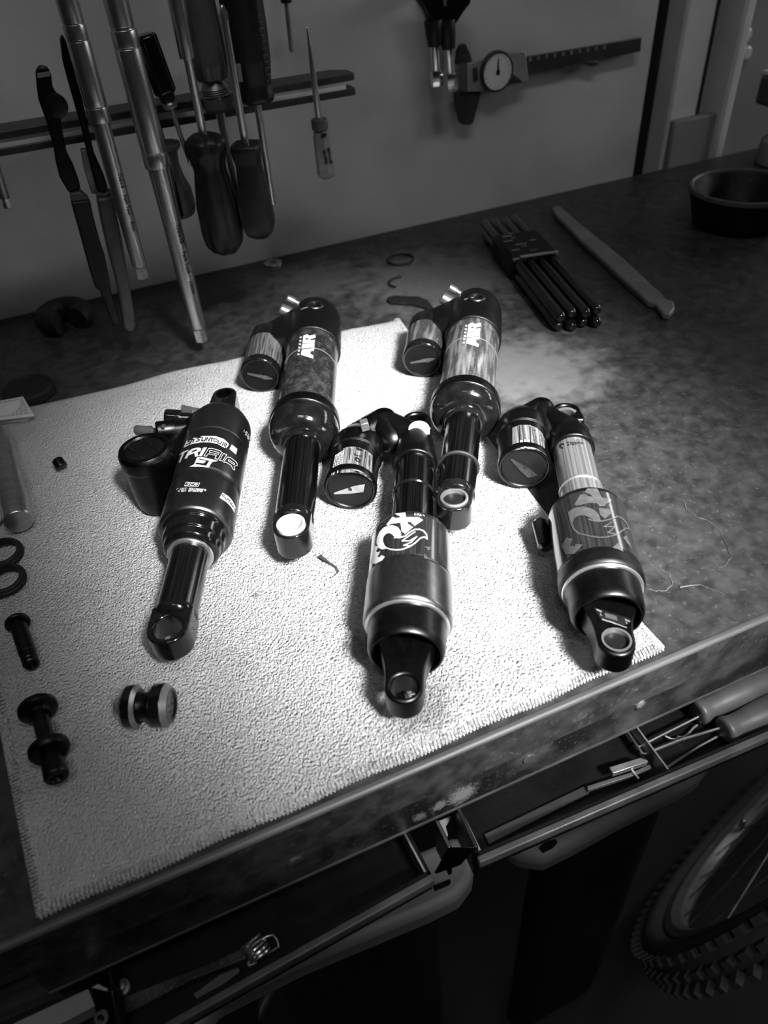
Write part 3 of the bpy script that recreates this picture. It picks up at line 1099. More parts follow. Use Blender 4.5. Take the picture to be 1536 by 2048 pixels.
    # slotted pressure cap on the near face
    for (a0, wd, ln) in ((random.uniform(-0.3, 0.4), 0.0030, 0.0105),):
        ca, sa = math.cos(a0), math.sin(a0)
        base = [(-ln, -0.0012), (-ln * 0.4, -wd), (-0.001, -wd * 0.6), (ln, -0.0006), (ln, 0.0006), (-ln * 0.5, wd * 0.2)]
        pts = [Mr @ Vector((0.0008, x * ca - y * sa, x * sa + y * ca)) for x, y in base]
        MB().prism(pts, tuple(-uu * 0.0007)).build('cap_slot', 'print_dim', rs)
    MB().lathe([(0.0004, 0), (0.0004, 0.0014), (0.0014, 0.0014), (0.0014, 0)], Mr, seg=18).build('cap_pin', 'print_dark', rs)
    MB().lathe([(0.0009, 0), (0.0009, rr - 0.0026), (0.0014, rr - 0.0024), (0.0014, 0)], Mr, seg=48, c=0.0002).build('pressure_cap', 'cap_black', rs)
    # bridge between head and reservoir
    hp = []
    for cx in (0.022, h1 - 0.012):
        for (yy, zz) in ((-0.012, -0.016), (-0.012, 0.016), (-0.022, 0.009), (-0.022, -0.014)):
            hp.append(M @ Vector((cx, yy, zz)))
    for cx in (lr * 0.70, lr - 0.002):
        for a in range(0, 360, 36):
            hp.append(Mr @ Vector((cx, 0.0125 * math.cos(math.radians(a)), 0.0125 * math.sin(math.radians(a)))))
    MB().hull(hp).build('bridge', 'matte_black', s, bevel=0.0012)
    # AIR lettering running along the can
    pj = cyl_px(air_o, air_k, A, u, 0.0213, 0.0003)
    f = lambda P: [(x * air_shift[2] + air_shift[0], y * air_shift[3] + air_shift[1]) for x, y in P]
    SH = [[(880, 845), (895, 795), (1060, 775), (1052, 812), (1010, 815), (1005, 850), (1050, 880), (1040, 915), (880, 865)],
          [(888, 782), (895, 725), (1062, 705), (1058, 765)],
          [[(900, 715), (912, 610), (960, 590), (1000, 610), (1070, 592), (1078, 635), (1010, 655), (1010, 672), (1068, 665), (1064, 700)], [(935, 655), (960, 640), (985, 652), (960, 668)]]]
    dots = []
    for i in range(6):
        x, y = 847 + i * 6.5, 858 - i * 45
        dots.append([(x - 13, y - 9), (x + 13, y - 12), (x + 13, y + 8), (x - 13, y + 11)])
    decal('lettering', [f(q) if not isinstance(q[0][0], (tuple, list)) else [f(z) for z in q] for q in SH + dots], pj, 'print_white', s, 30)
    return s, M, Ls


rsl = dusty_shock((630, 613), 'dusty black air shock with AIR lettering and a white bushing in its near eye', (460, 560), 0.2686, (650, 215), (455, 1830),
                  (0.031, 0.0800, 0.1800, 0.190, 0.2110, 0.2880), (520, 752), (540, 672), (470, 580), 230 / 1536, (0, 0, 1, 1), 'label_dusty', None, 'white')
rsr = dusty_shock((953, 598), 'worn black air shock with AIR lettering, scuffed label and a rubber ring on its shaft', (780, 560), 0.2441, (715, 165), (526, 1790),
                  (0.031, 0.0770, 0.1695, 0.180, 0.1935, 0.2720), (845, 721), (855, 648), (790, 570), 230 / 1536, (72, -88, 1, 1), 'label_worn', 0.2450, 'steel')


# ---------------------------------------------------------------- two shocks with the tail logo
def fox_shock(label, O, K, eyeA, eyeB, st, rcan, mats, res_n, res_f):
    zx = ZT + rcan
    A = at(O[0] + K * eyeA[0], O[1] + K * eyeA[1], zx)
    B = at(O[0] + K * eyeB[0], O[1] + K * eyeB[1], zx + 0.006)
    B.z = zx
    u = (B - A).normalized()
    Ls = (B - A).length
    M = frame(A, u)
    s = thing('shock_absorber', label, 'shock absorber', M, 'bicycle rear shocks on the towel')
    hd, rg, c0, band, rim, hub = st
    m_shaft, m_label, m_can, m_ring, m_hub = mats
    head = MB().lathe([(0.008, 0), (0.008, 0.008), (0.014, 0.0112), (hd - 0.016, 0.0136), (hd - 0.008, 0.0150), (hd - 0.001, 0.0152), (hd, 0.0144), (hd, 0)], M, seg=56).build('head', 'satin_black', s)
    MB().lathe([(hd - 0.002, 0.0127), (c0 + 0.003, 0.0127)], M, seg=56).build('damper_shaft', m_shaft, s)
    ring(M, rg, 0.0124, 0.0136, 0.0022).build('travel_ring', m_ring, s)
    can = MB().lathe([(c0, 0.0), (c0, 0.0142), (c0 - 0.0012, 0.0150), (c0 - 0.0012, 0.0170), (c0 + 0.002, rcan - 0.0014), (c0 + 0.005, rcan - 0.0004), (band, rcan - 0.0004), (band + 0.0005, rcan),
                      (rim - 0.002, rcan), (rim, rcan - 0.001), (rim, rcan - 0.0035), (rim - 0.001, rcan - 0.004), (rim - 0.001, 0)], M, seg=80).build('air_can', m_can, s)
    MB().lathe([(c0 + 0.006, rcan - 0.0003), (band - 0.002, rcan - 0.0003)], M, seg=80, c=0).build('can_label', m_label, can)
    ring(M, rim + 0.0002, rcan - 0.005, rcan - 0.0014, 0.0018).build('retaining_ring', 'silver_ring', s)
    MB().lathe([(rim - 0.001, rcan - 0.003), (rim + 0.002, rcan - 0.003), (hub - 0.002, rcan - 0.0038), (hub + 0.0008, rcan - 0.0052), (hub + 0.0008, rcan - 0.0066), (hub - 0.009, rcan - 0.0074), (hub - 0.009, 0)], M, seg=72, c=0.0012).build('sleeve_end', m_hub, s)
    nw = rcan - 0.0090
    ey = MB().plate_hole(eye_outline(Ls, 0.0096, hub - 0.0085, nw, [(0.22, 0.0097), (0.42, 0.0104), (0.58, 0.0119), (0.72, nw * 0.96)]), (Ls, 0), 0.0066, -0.0085, 0.0062, M).build('eyelet', m_hub, s, bevel=0.0016, bseg=3)
    # far mounting lug
    pl = M @ Vector((-0.001, 0.0, 0.002))
    MB().plate_hole([(-x, y) for x, y in eye_outline(0.0, 0.0098, -0.012, 0.0115)], (0, 0), 0.0062, -0.008, 0.0085, M).build('eyelet', 'satin_black', s, bevel=0.0012)
    # reservoir
    rr = 0.0182
    n_, f_ = at(res_n[0], res_n[1], ZT + rr), at(res_f[0], res_f[1], ZT + rr)
    uu = (f_ - n_).normalized()
    Mr = frame(n_, uu)
    lr = (f_ - n_).length
    rs = MB().lathe([(0.0016, 0), (0.0016, rr - 0.0032), (0.0004, rr - 0.0028), (0, rr - 0.0014), (0.001, rr - 0.0004), (0.006, rr - 0.0004), (0.0066, rr - 0.0012), (lr * 0.56, rr - 0.0012), (lr * 0.57, rr + 0.0002),
                     (lr * 0.78, rr + 0.0002), (lr * 0.84, rr - 0.0012), (lr, rr - 0.006), (lr, 0)], Mr, seg=64).build('reservoir', 'satin_black', s)
    return s, M, Ls, A, B, u, Mr, lr, rr, rs, head, n_, uu, hd


fm, Mm, Lm, Am, Bm, um, Mrm, lrm, rrm, rsm, hdm, nm_, uum, hh = fox_shock(
    'black rear shock with a bright white tail logo on its wide can', (640, 800), 0.3077, (628, 185), (545, 1858),
    (0.045, 0.0735, 0.1120, 0.1514, 0.1810, 0.1990), 0.0240, ('shaft_black', 'label_gloss', 'can_satin', 'gloss_black', 'satin_black'), (700, 980), (720, 874))
fr, Mf, Lf, Af, Bf, uf, Mrf, lrf, rrf, rsf, hdf, nf_, uuf, hf = fox_shock(
    'black rear shock with bronze-streaked shaft and dark tail logo at the towel edge', (980, 780), 0.2782, (540, 215), (909, 1800),
    (0.038, 0.0785, 0.0985, 0.1530, 0.1625, 0.1810), 0.0232, ('shaft_bronze', 'label_gloss', 'matte_black', 'steel_worn', 'satin_black'), (1049, 937), (1043, 838))


def knuckle(pxs, s, nm='bridge'):
    """arm from reservoir to head: hulls between rings of points given as (px, py, z, r)"""
    st_ = [(at(a, b, z), r) for a, b, z, r in pxs]
    for i in range(len(st_) - 1):
        pts = []
        for p, r in st_[i:i + 2]:
            for k in range(16):
                for e in (-89, -72, -50, -25, 0, 25, 50, 72, 89):
                    a, b = math.radians(k * 22.5), math.radians(e)
                    pts.append(p + Vector((math.cos(a) * math.cos(b), math.sin(a) * math.cos(b), math.sin(b))) * r)
        MB().hull(pts).build(nm, 'satin_black', s, smooth=50)


knuckle([(714, 878, 0.020, 0.0118), (768, 846, 0.030, 0.0112), (786, 880, 0.026, 0.0100)], fm)
knuckle([(772, 848, 0.030, 0.0100), (826, 878, 0.027, 0.0120)], fm)
knuckle([(1040, 852, 0.021, 0.0125), (1082, 822, 0.030, 0.0100), (1098, 880, 0.022, 0.0095)], fr)
knuckle([(1090, 832, 0.029, 0.0085), (1146, 872, 0.027, 0.0115)], fr)
# bright bushing in the far lug of the middle one, bolt block by its reservoir
p = at(838, 858, ZT + 0.0345)
MB().lathe([(-0.012, 0), (-0.012, 0.0074), (0.0, 0.0074), (0.0006, 0.0068), (0.0006, 0.0)], frame(p, (-0.1, -0.25, 1), (1, 0, 0)), seg=36).build('bushing', 'white_nylon', fm)
p = at(729, 850, 0.044)
MB().box((0, 0, 0), (0.0055, 0.0062, 0.0065), frame(p, (1, -0.2, 0.1))).build('valve_block', 'steel_worn', fm, bevel=0.0005)
p = at(1134, 834, ZT + 0.0300)
MB().lathe([(-0.010, 0.0092), (0.0, 0.0092), (0.0004, 0.0086), (0.0004, 0.0066), (-0.010, 0.0062)], frame(p, (-0.1, -0.25, 1), (1, 0, 0)), seg=36, closed=True).build('bushing', 'steel_bright', fr)
# air valve cap on the left of the right-hand shock
a, b = at(1079, 1046, 0.020), at(1092, 1092, 0.016)
MB().tube([a + (a - b).normalized() * 0.002, a, b, b + (b - a).normalized() * 0.002], [0.003, 0.0048, 0.0052, 0.0036], seg=20).build('air_valve', 'gloss_black', fr)
# bottoms of the pressure caps
for (Mr, rs, s, ang) in ((Mrm, rsm, fm, 0.10), (Mrf, rsf, fr, -0.9)):
    ca, sa = math.cos(ang), math.sin(ang)
    base = [(0.0105, 0.0030), (0.0030, 0.0022), (-0.0115, -0.0022), (-0.0115, -0.0032), (0.0, -0.0036), (0.0085, -0.0030)]
    pts = [Mr @ Vector((0.0012, -(x * ca - y * sa), x * sa + y * ca)) for x, y in base]
    MB().prism(pts, tuple(-Mr.col[0].xyz * 0.0007)).build('cap_slot', 'print_grey' if rs is rsm else 'label_gloss', rs)
    MB().lathe([(0.0012, 0), (0.0012, 0.0150), (0.0018, 0.0152), (0.0018, 0)], Mr, seg=56, c=0.0002).build('pressure_cap', 'cap_black', rs)
    MB().lathe([(0.0004, 0), (0.0004, 0.0016), (0.0016, 0.0016), (0.0016, 0)], Mr, seg=18).build('cap_pin', 'print_dark', rs)
# thin ring on the eye of the right shock
MB().lathe([(0.002, 0.0068), (0.0062, 0.0068), (0.0066, 0.0074), (0.0070, 0.0074), (0.0070, 0.0064), (0.002, 0.0063)], frame(Bf, Mf.col[2].xyz, uf), seg=48, closed=True).build('bushing', 'silver_ring', fr)
MB().lathe([(-0.005, 0), (-0.005, 0.0064), (0.0042, 0.0064), (0.0042, 0)], frame(Bf, Mf.col[2].xyz, uf), seg=32).build('bore_disc', 'cap_black', fr)  # black disc inside the eye stands for the shade in the hole

# tail logo traced on the middle can
LG_O, LG_K = (720, 1010), 200 / 1536
pj = cyl_px(LG_O, LG_K, Am, um, 0.0237, 0.0003)
X_ = [(540, 132), (695, 115), (706, 186), (900, 186), (968, 232), (838, 320), (785, 270), (810, 258), (728, 258), (735, 290), (815, 340), (690, 442), (640, 400), (622, 270), (470, 290), (440, 318),
      (402, 305), (500, 178), (545, 200), (612, 195), (612, 165), (580, 160)]
O_ = [(435, 320), (500, 310), (580, 340), (628, 410), (632, 480), (600, 500), (540, 495), (500, 455), (450, 428), (400, 440), (360, 490), (352, 550), (372, 610), (405, 650), (385, 675), (335, 682), (280, 655), (252, 580),
      (262, 500), (300, 410), (365, 345)]
F_ = [(215, 622), (285, 640), (245, 715), (275, 725), (312, 708), (268, 795), (300, 805), (330, 770), (382, 795), (340, 848), (240, 905), (160, 890), (190, 770)]
tail = stroke([(530, 498), (610, 500), (690, 478), (760, 420), (840, 375), (910, 372), (975, 395), (1020, 450), (1032, 520), (990, 490), (930, 505), (850, 580), (760, 640), (650, 680), (560, 690), (470, 680), (395, 655)], 18)
tail += stroke([(845, 412), (760, 465), (645, 552), (760, 550), (872, 485), (790, 570), (672, 620), (770, 622)], 14)
tail += stroke([(650, 548), (845, 412)], 10)
lg = decal('logo', [X_, O_, F_] + tail, pj, 'print_white', fm, 34)
tl = [[(380, 560), (392, 490), (440, 445), (500, 480), (560, 520), (640, 522), (700, 500), (660, 545), (760, 565), (690, 610), (760, 635), (660, 668), (560, 672), (450, 650), (400, 610)]]
decal('logo_shade', tl, cyl_px(LG_O, LG_K, Am, um, 0.0237, 0.0002), 'label_gloss', fm, 40)
V_ = stroke([(262, 430), (285, 400), (250, 395)], 9) + stroke([(290, 360), (320, 345), (335, 310), (305, 320), (290, 360)], 9) + stroke([(345, 285), (378, 245), (365, 262), (385, 258)], 9)
decal('lettering', V_, pj, 'print_dim', fm, 40)
EV = stroke([(850, 125), (835, 150), (868, 155)], 7) + stroke([(880, 128), (888, 155), (905, 132)], 7) + stroke([(935, 140), (915, 165), (945, 165)], 7) + stroke([(965, 145), (990, 170)], 7)
decal('lettering', EV, pj, 'print_white', fm, 40)
SD = [[(980, 640), (1100, 640), (1060, 700), (1030, 690), (1035, 665)], [(980, 740), (1070, 830), (985, 820)], [(1150, 215), (1175, 230), (1165, 300), (1145, 290)], [(1205, 340), (1225, 345), (1215, 440), (1200, 430)],
      [(1250, 280), (1290, 310), (1275, 400), (1240, 360)], [(1190, 690), (1230, 750), (1215, 760), (1185, 720)], [(1220, 780), (1275, 860), (1290, 960), (1225, 890)]]
decal('label_figure', SD[2:], pj, 'print_dark', fm, 40)
decal('label_figure', SD[:2], pj, 'print_dim', fm, 40)

# the same logo, dim, on the right can
LF_O, LF_K = (1090, 960), 210 / 1536
pf = cyl_px(LF_O, LF_K, Af, uf, 0.0229, 0.0003)
XF = [(575, 180), (620, 122), (765, 122), (830, 255), (970, 280), (960, 330), (890, 345), (880, 380), (800, 385), (760, 340), (640, 335), (540, 360), (470, 375), (425, 360), (515, 215), (575, 205), (640, 240), (700, 240), (640, 200)]
XF2 = [(785, 405), (930, 420), (985, 480), (880, 562), (805, 510)]
OF = [(335, 470), (420, 410), (560, 385), (700, 425), (780, 490), (812, 590), (720, 590), (650, 545), (580, 515), (490, 520), (425, 560), (405, 640), (440, 720), (520, 780), (500, 800), (420, 740), (370, 640)]
FF = [(310, 840), (400, 860), (370, 960), (430, 970), (450, 935), (550, 945), (430, 1080), (300, 1085), (240, 960)]
tf = stroke([(640, 575), (730, 600), (830, 600), (950, 575), (1060, 530), (1130, 560), (1200, 640), (1235, 720), (1190, 700), (1130, 740), (1040, 800), (900, 835), (780, 838), (640, 815), (520, 785)], 18)
tf += stroke([(1010, 600), (860, 682), (1030, 680), (920, 768), (1040, 790)], 16)
tri = [[(985, 990), (1075, 912), (1150, 1045), (1060, 1010)], [(1140, 840), (1190, 810), (1250, 950), (1270, 1010)]]
decal('logo', [XF, XF2, OF, FF] + tf + tri, pf, 'print_dim', fr, 34)
KT = stroke([(1035, 575), (1030, 590), (1060, 590)], 6)
pk = cyl_px((1000, 810), 200 / 1536, Af, uf, 0.0127, 0.0002)
for i, ch in enumerate('GENUINE'):
    pass
KL = []
for (x0, x1, y0, y1, nC) in ((1030, 1290, 575, 585, 10), (1035, 1190, 612, 596, 4)):
    for i in range(nC):
        a = x0 + (x1 - x0) * i / nC
        y = y0 + (y1 - y0) * i / nC
        wC = (x1 - x0) / nC * 0.66
        KL += stroke([(a, y + 8), (a + 3, y - 8), (a + wC, y - 8)], 6)
        if i % 3 != 1:
            KL += stroke([(a, y + 8), (a + wC, y + 8)], 6)
        if i % 2 == 0:
            KL += stroke([(a + 2, y), (a + wC, y)], 5)
KL += stroke([(975, 600), (930, 605), (920, 640), (960, 660)], 22)
decal('lettering', KL, pk, 'print_dark', fr, 40)
# reservoir stickers
pr1 = cyl_px((655, 860), 110 / 1408, nm_, uum, rrm - 0.0012, 0.0003)
decal('reservoir_label', [[(400, 470), (520, 430), (680, 425), (850, 460), (1000, 520), (1150, 640), (1140, 1300), (1000, 1200), (860, 1130), (700, 1090), (540, 1085), (330, 1100)]], cyl_px((655, 860), 110 / 1408, nm_, uum, rrm - 0.0012, 0.00015), 'sticker_streak', rsm, 60)
tx = []
for j in range(6):
    x0, y0 = 200 + j * 40, 640 - j * 25
    y = y0
    while y < 1110 - j * 28 - (60 if j > 3 else 0):
        l = random.uniform(30, 90)
        dx = -0.10 - 0.02 * (5 - j)
        tx.append([(x0 + (y - y0) * dx, y), (x0 + 24 + (y - y0) * dx, y - 6), (x0 + 24 + (y + l - y0) * dx, y + l - 6), (x0 + (y + l - y0) * dx, y + l)])
        y += l + 14
decal('lettering', tx, pr1, 'print_white', rsm, 60)
ft = [[(740, 440), (905, 490), (890, 550), (740, 500)], [(680, 590), (720, 585), (735, 640), (860, 660), (880, 605), (885, 660), (870, 690), (690, 650)], [[(700, 700), (770, 690), (850, 760), (850, 830), (790, 830), (700, 770)], [(750, 730), (800, 770), (790, 800), (740, 760)]],
      [(690, 1060), (760, 1020), (810, 1060), (800, 1110), (700, 1080)], [(960, 530), (1000, 550), (980, 720), (960, 710)], [(570, 470), (605, 465), (570, 760), (545, 770)], [(1060, 640), (1090, 650), (1080, 940), (1050, 920)], [(1020, 1130), (1130, 1150), (1125, 1240), (1015, 1215)]]
decal('lettering', ft, pr1, 'print_dark', rsm, 60)
pr2o = (1000, 810), 200 / 1536
decal('reservoir_label', [[(190, 350), (300, 305), (450, 305), (560, 345), (650, 430), (690, 520), (690, 760), (640, 720), (560, 690), (450, 675), (330, 680), (200, 700), (190, 640)]], cyl_px(pr2o[0], pr2o[1], nf_, uuf, rrf - 0.0012, 0.00015), 'sticker_streak', rsf, 40)
pr2 = cyl_px(pr2o[0], pr2o[1], nf_, uuf, rrf - 0.0012, 0.0003)
decal('lettering_plate', [[(310, 540), (455, 535), (468, 660), (318, 665)]], pr2, 'print_white', rsf, 40)
pr3 = cyl_px(pr2o[0], pr2o[1], nf_, uuf, rrf - 0.0012, 0.00045)
decal('lettering_plate', [[(350, 520), (412, 520), (422, 662), (358, 662)]], pr3, 'print_dark', rsf, 40)
pr4 = cyl_px(pr2o[0], pr2o[1], nf_, uuf, rrf - 0.0012, 0.0006)
FL = stroke([(410, 650), (370, 652)], 8) + stroke([(374, 652), (374, 632)], 8) + stroke([(390, 650), (390, 636)], 7)                       # F
FL += stroke([(372, 622), (410, 620), (410, 604)], 8)                                                                                      # L
FL += stroke(arcpts(390, 588, 17, 9, 0, 360, 10), 7)                                                                                       # O
FL += stroke([(408, 574), (370, 562), (408, 550)], 7) + stroke([(395, 570), (395, 554)], 6)                                                 # A
FL += stroke([(372, 546), (372, 526)], 8) + stroke([(372, 536), (408, 534)], 8)                                                             # T
decal('lettering', FL, pr4, 'print_white', rsf, 40)
dd = [[(160, 750), (270, 610), (285, 620), (185, 755)]]
for i in range(16):
    x, y = random.uniform(480, 650), random.uniform(370, 690)
    dd.append([(x, y), (x + 16, y + 6), (x + 16, y + 18), (x, y + 12)])
decal('lettering', dd, pr2, 'print_dark', rsf, 40)
for j, x in enumerate((290, 455)):
    decal('label_line', [[(x, 330), (x + 16, 330), (x + 24, 660), (x + 8, 660)]], pr2, 'print_dark', rsf, 40)
# maker's plate on the flat of the right shock's eye
ze = 0.0064
pe = lambda x, y: at(1150 + x * 150 / 1536, 1180 + y * 150 / 1536, Bf.z + ze)
decal('lettering_plate', [[(385, 358), (560, 405), (1130, 590), (1150, 640), (1010, 720), (560, 640), (470, 510)]], pe, 'print_dark', fr, 300)
pe2 = lambda x, y: at(1150 + x * 150 / 1536, 1180 + y * 150 / 1536, Bf.z + ze + 0.0002)
ML_ = stroke([(450, 400), (535, 440)], 26) + stroke([(525, 480), (515, 500), (550, 525)], 14) + stroke([(565, 600), (680, 640)], 22) + stroke([(700, 640), (830, 690)], 22) + stroke([(850, 695), (1055, 770)], 16)
ML_ += stroke([(1030, 605), (1115, 645)], 20) + stroke([(1045, 650), (1065, 690)], 14)
for i in range(9):
    ML_ += stroke([(615 + i * 28, 470 + i * 8), (640 + i * 28, 560 + i * 8)], 7)
decal('lettering', ML_, pe2, 'print_mid', fr, 300)
# ================================================================== SMALL PARTS ON THE TOWEL
def rod_frame(p0, p1, z0, z1=None):
    a, b = at(p0[0], p0[1], z0), at(p1[0], p1[1], z0 if z1 is None else z1)
    return a, b, frame(a, b - a), (b - a).length


# flanged pivot bolt
a, b, M, l = rod_frame((34, 1243), (63, 1330), ZT + 0.0052)
t = thing('pivot_bolt', 'short black pivot bolt with a flat round head', 'bolt', M)
MB().lathe([(-0.001, 0), (-0.001, 0.0058), (0.0006, 0.0070), (0.0022, 0.0070), (0.0028, 0.0060), (0.0028, 0)], M, seg=40, c=0.0003).build('head', 'satin_black', t)
MB().lathe([(0.002, 0.0047), (l - 0.010, 0.0047), (l - 0.0095, 0.0044), (l - 0.004, 0.0044), (l - 0.0035, 0.0038), (l - 0.0028, 0.0044), (l - 0.001, 0.0044), (l, 0.0036), (l, 0.0026), (l - 0.002, 0.0022), (l - 0.002, 0)], M, seg=36, c=0.0002).build('shank', 'satin_black', t)
# axle with two flanged spacers
a, b, M, l = rod_frame((70, 1398), (114, 1556), ZT + 0.0085)
t = thing('mounting_axle', 'black mounting axle carrying two flanged spacer washers', 'axle', M)
MB().lathe([(0, 0), (0, 0.0036), (0.0008, 0.0042), (l - 0.010, 0.0042), (l - 0.010, 0.0042), (l - 0.0095, 0.0056), (l - 0.001, 0.0058), (l, 0.0050), (l, 0.0030), (l - 0.002, 0.0026), (l - 0.002, 0)], M, seg=36, c=0.0003).build('pin', 'satin_black', t)
for (s0, flip) in ((0.0075, 1), (l - 0.0185, -1)):
    pr_ = [(-0.003, 0.0043), (-0.003, 0.0085), (-0.0016, 0.0098), (0.0010, 0.0098), (0.0022, 0.0086), (0.0030, 0.0062), (0.0052, 0.0056), (0.0052, 0.0043)]
    MB().lathe([(s0 + flip * x, r) for x, r in pr_], M, seg=44, closed=True).build('spacer', 'satin_black', t)
# black and silver spool (reducer set)
a, b, M, l = rod_frame((235, 1414), (352, 1410), ZT + 0.0112)
t = thing('reducer_spool', 'black spool-shaped reducer bushing with bright ground bevels', 'bushing', M)
MB().lathe([(0.004, 0), (0.004, 0.0078), (l * 0.42, 0.0078), (l * 0.43, 0.0072), (l * 0.55, 0.0072), (l * 0.56, 0.0078), (l * 0.58, 0.0068), (l - 0.004, 0.0068), (l - 0.004, 0)], M, seg=44, c=0.0002).build('sleeve', 'satin_black', t)
f1 = MB().lathe([(0.0030, 0.0), (0.0030, 0.0076), (0.0058, 0.0110), (0.0100, 0.0112), (0.0100, 0.0112), (0.0122, 0.0088), (0.0122, 0)], M, seg=52, c=0.0002).build('flange', 'gloss_black', t)
f2 = MB().lathe([(l - 0.0130, 0.0), (l - 0.0130, 0.0088), (l - 0.0108, 0.0112), (l - 0.0052, 0.0112), (l - 0.0020, 0.0088), (l - 0.0020, 0.0070), (l - 0.0030, 0.0066), (l - 0.0030, 0)], M, seg=52, c=0.0002).build('flange', 'gloss_black', t)
MB().lathe([(0.0, 0.0), (0.0, 0.0052), (0.0010, 0.0060), (0.0032, 0.0062), (0.0032, 0)], M, seg=40, c=0.0002).build('end_tube', 'steel_bright', t)
MB().lathe([(0.0101, 0.01122), (0.0119, 0.0092), (0.0119, 0.0090), (0.0101, 0.0109)], M, seg=52, closed=True).build('bevel', 'steel_worn', f1)
MB().lathe([(l - 0.0051, 0.01122), (l - 0.0021, 0.0090), (l - 0.0021, 0.0087), (l - 0.0051, 0.0109)], M, seg=52, closed=True).build('bevel', 'steel_worn', f2)
# valve cap
p = at(128, 944, ZT)
tag(MB().lathe([(0, 0), (0, 0.0042), (0.0006, 0.0045), (0.0066, 0.0042), (0.0075, 0.0036), (0.0075, 0.0022), (0.0068, 0.0018), (0.0068, 0)], frame(Vector((p.x, p.y + 0.001, ZT + 0.0038)), (-0.25, 0.75, 0.55)), seg=32, c=0.0003).build('valve_cap', 'satin_black'),
    'tiny black valve cap lying alone on the towel', 'cap')
# thread
pts = [at(x, y, ZT + z) for x, y, z in ((640, 1112, 0.002), (648, 1118, 0.0022), (660, 1126, 0.001), (672, 1134, 0.001), (677, 1143, 0.001), (670, 1150, 0.001))]
tag(MB().tube(pts, [0.0012, 0.0010, 0.0005, 0.0005, 0.0005, 0.0003], seg=6).build('thread', 'thread'), 'stray dark curled thread lying between two shocks', 'thread')
# steel drift pin at the left edge
a, b, M, l = rod_frame((-6, 868), (38, 1044), ZT + 0.0098)
tag(MB().lathe([(0, 0), (0, 0.0085), (0.001, 0.0095), (l - 0.0016, 0.0095), (l, 0.0086), (l, 0)], M, seg=48, c=0.0003).build('drift_pin', 'steel'), 'thick bright steel pin at the left edge of the towel', 'pin')
a, b, M, l = rod_frame((-78, 930), (-14, 1040), ZT + 0.0072)
tag(MB().lathe([(0, 0), (0, 0.0062), (0.001, 0.0070), (l - 0.003, 0.0070), (l, 0.0055), (l, 0)], M, seg=40).build('nylon_plug', 'white_nylon'), 'pale plastic plug beside the steel pin', 'plug')
# two seal rings
for i, (px, py) in enumerate(((8, 1113), (12, 1166))):
    p = at(px, py, ZT)
    o = MB().lathe([(0, 0.0098), (0, 0.0120), (0.0012, 0.0132), (0.0030, 0.0132), (0.0036, 0.0124), (0.0048, 0.0122), (0.0054, 0.0112), (0.0054, 0.0098)],
                   frame(Vector((p.x, p.y, ZT + 0.0006)), (0.05, -0.10, 1), (1, 0, 0)), seg=56, closed=True).build('seal_ring', 'rubber')
    tag(o, ('black seal ring nearer the steel pin' if i == 0 else 'black seal ring nearer the pivot bolt'), 'ring', 'seal rings at the towel edge')
# folded instruction leaflet, black lid, bottle at the left edge
q = [at(-60, 812, 0.016), at(46, 793, 0.021), at(69, 832, 0.010), at(-50, 846, 0.010)]
t = thing('leaflet', 'small folded paper leaflet with rows of fine print', 'paper', q[0])
MB().prism(q, (0, 0, -0.0004)).build('sheet', 'paper', t, smooth=0)
q2 = [at(-55, 846, 0.0092), at(69, 832, 0.0092), at(50, 842, ZT + 0.001), at(-50, 852, ZT + 0.001)]
MB().prism(q2, (0, 0, -0.0004)).build('sheet', 'paper_edge', t, smooth=0)
ln = []
for r_ in range(9):
    v0 = 0.10 + r_ * 0.09
    uu_ = 0.42
    while uu_ < 0.95:
        l = random.uniform(0.03, 0.10)
        ln.append([(uu_, v0), (min(uu_ + l, 0.97), v0), (min(uu_ + l, 0.97), v0 + 0.035), (uu_, v0 + 0.035)])
        uu_ += l + 0.02


def leaf(x, y):
    return q[0].lerp(q[1], x).lerp(q[3].lerp(q[2], x), y) + Vector((0, 0, 0.0003))


decal('fine_print', ln, leaf, 'print_mid', t, 1.0)
p = at(62, 795, 0.0)
tag(MB().lathe([(0, 0), (0, 0.021), (0.001, 0.0222), (0.008, 0.0222), (0.0095, 0.021), (0.0095, 0.0185), (0.0085, 0.018), (0.0085, 0)], frame(Vector((p.x, p.y + 0.004, 0)), (0, 0, 1), (1, 0, 0)), seg=56).build('lid', 'rubber'),
    'round black lid behind the paper leaflet', 'lid')
p = at(-46, 806, 0.0)
t = thing('bottle', 'pale bottle cut off by the left edge of the photo', 'bottle', p)
zlathe([(0, 0), (0, 0.016), (0.001, 0.017), (0.045, 0.017), (0.052, 0.010), (0.054, 0.008), (0.054, 0)], p, seg=40).build('body', 'post_paint', t)
zlathe([(0.054, 0), (0.054, 0.0085), (0.064, 0.0085), (0.064, 0)], p, seg=32).build('cap', 'rubber', t)

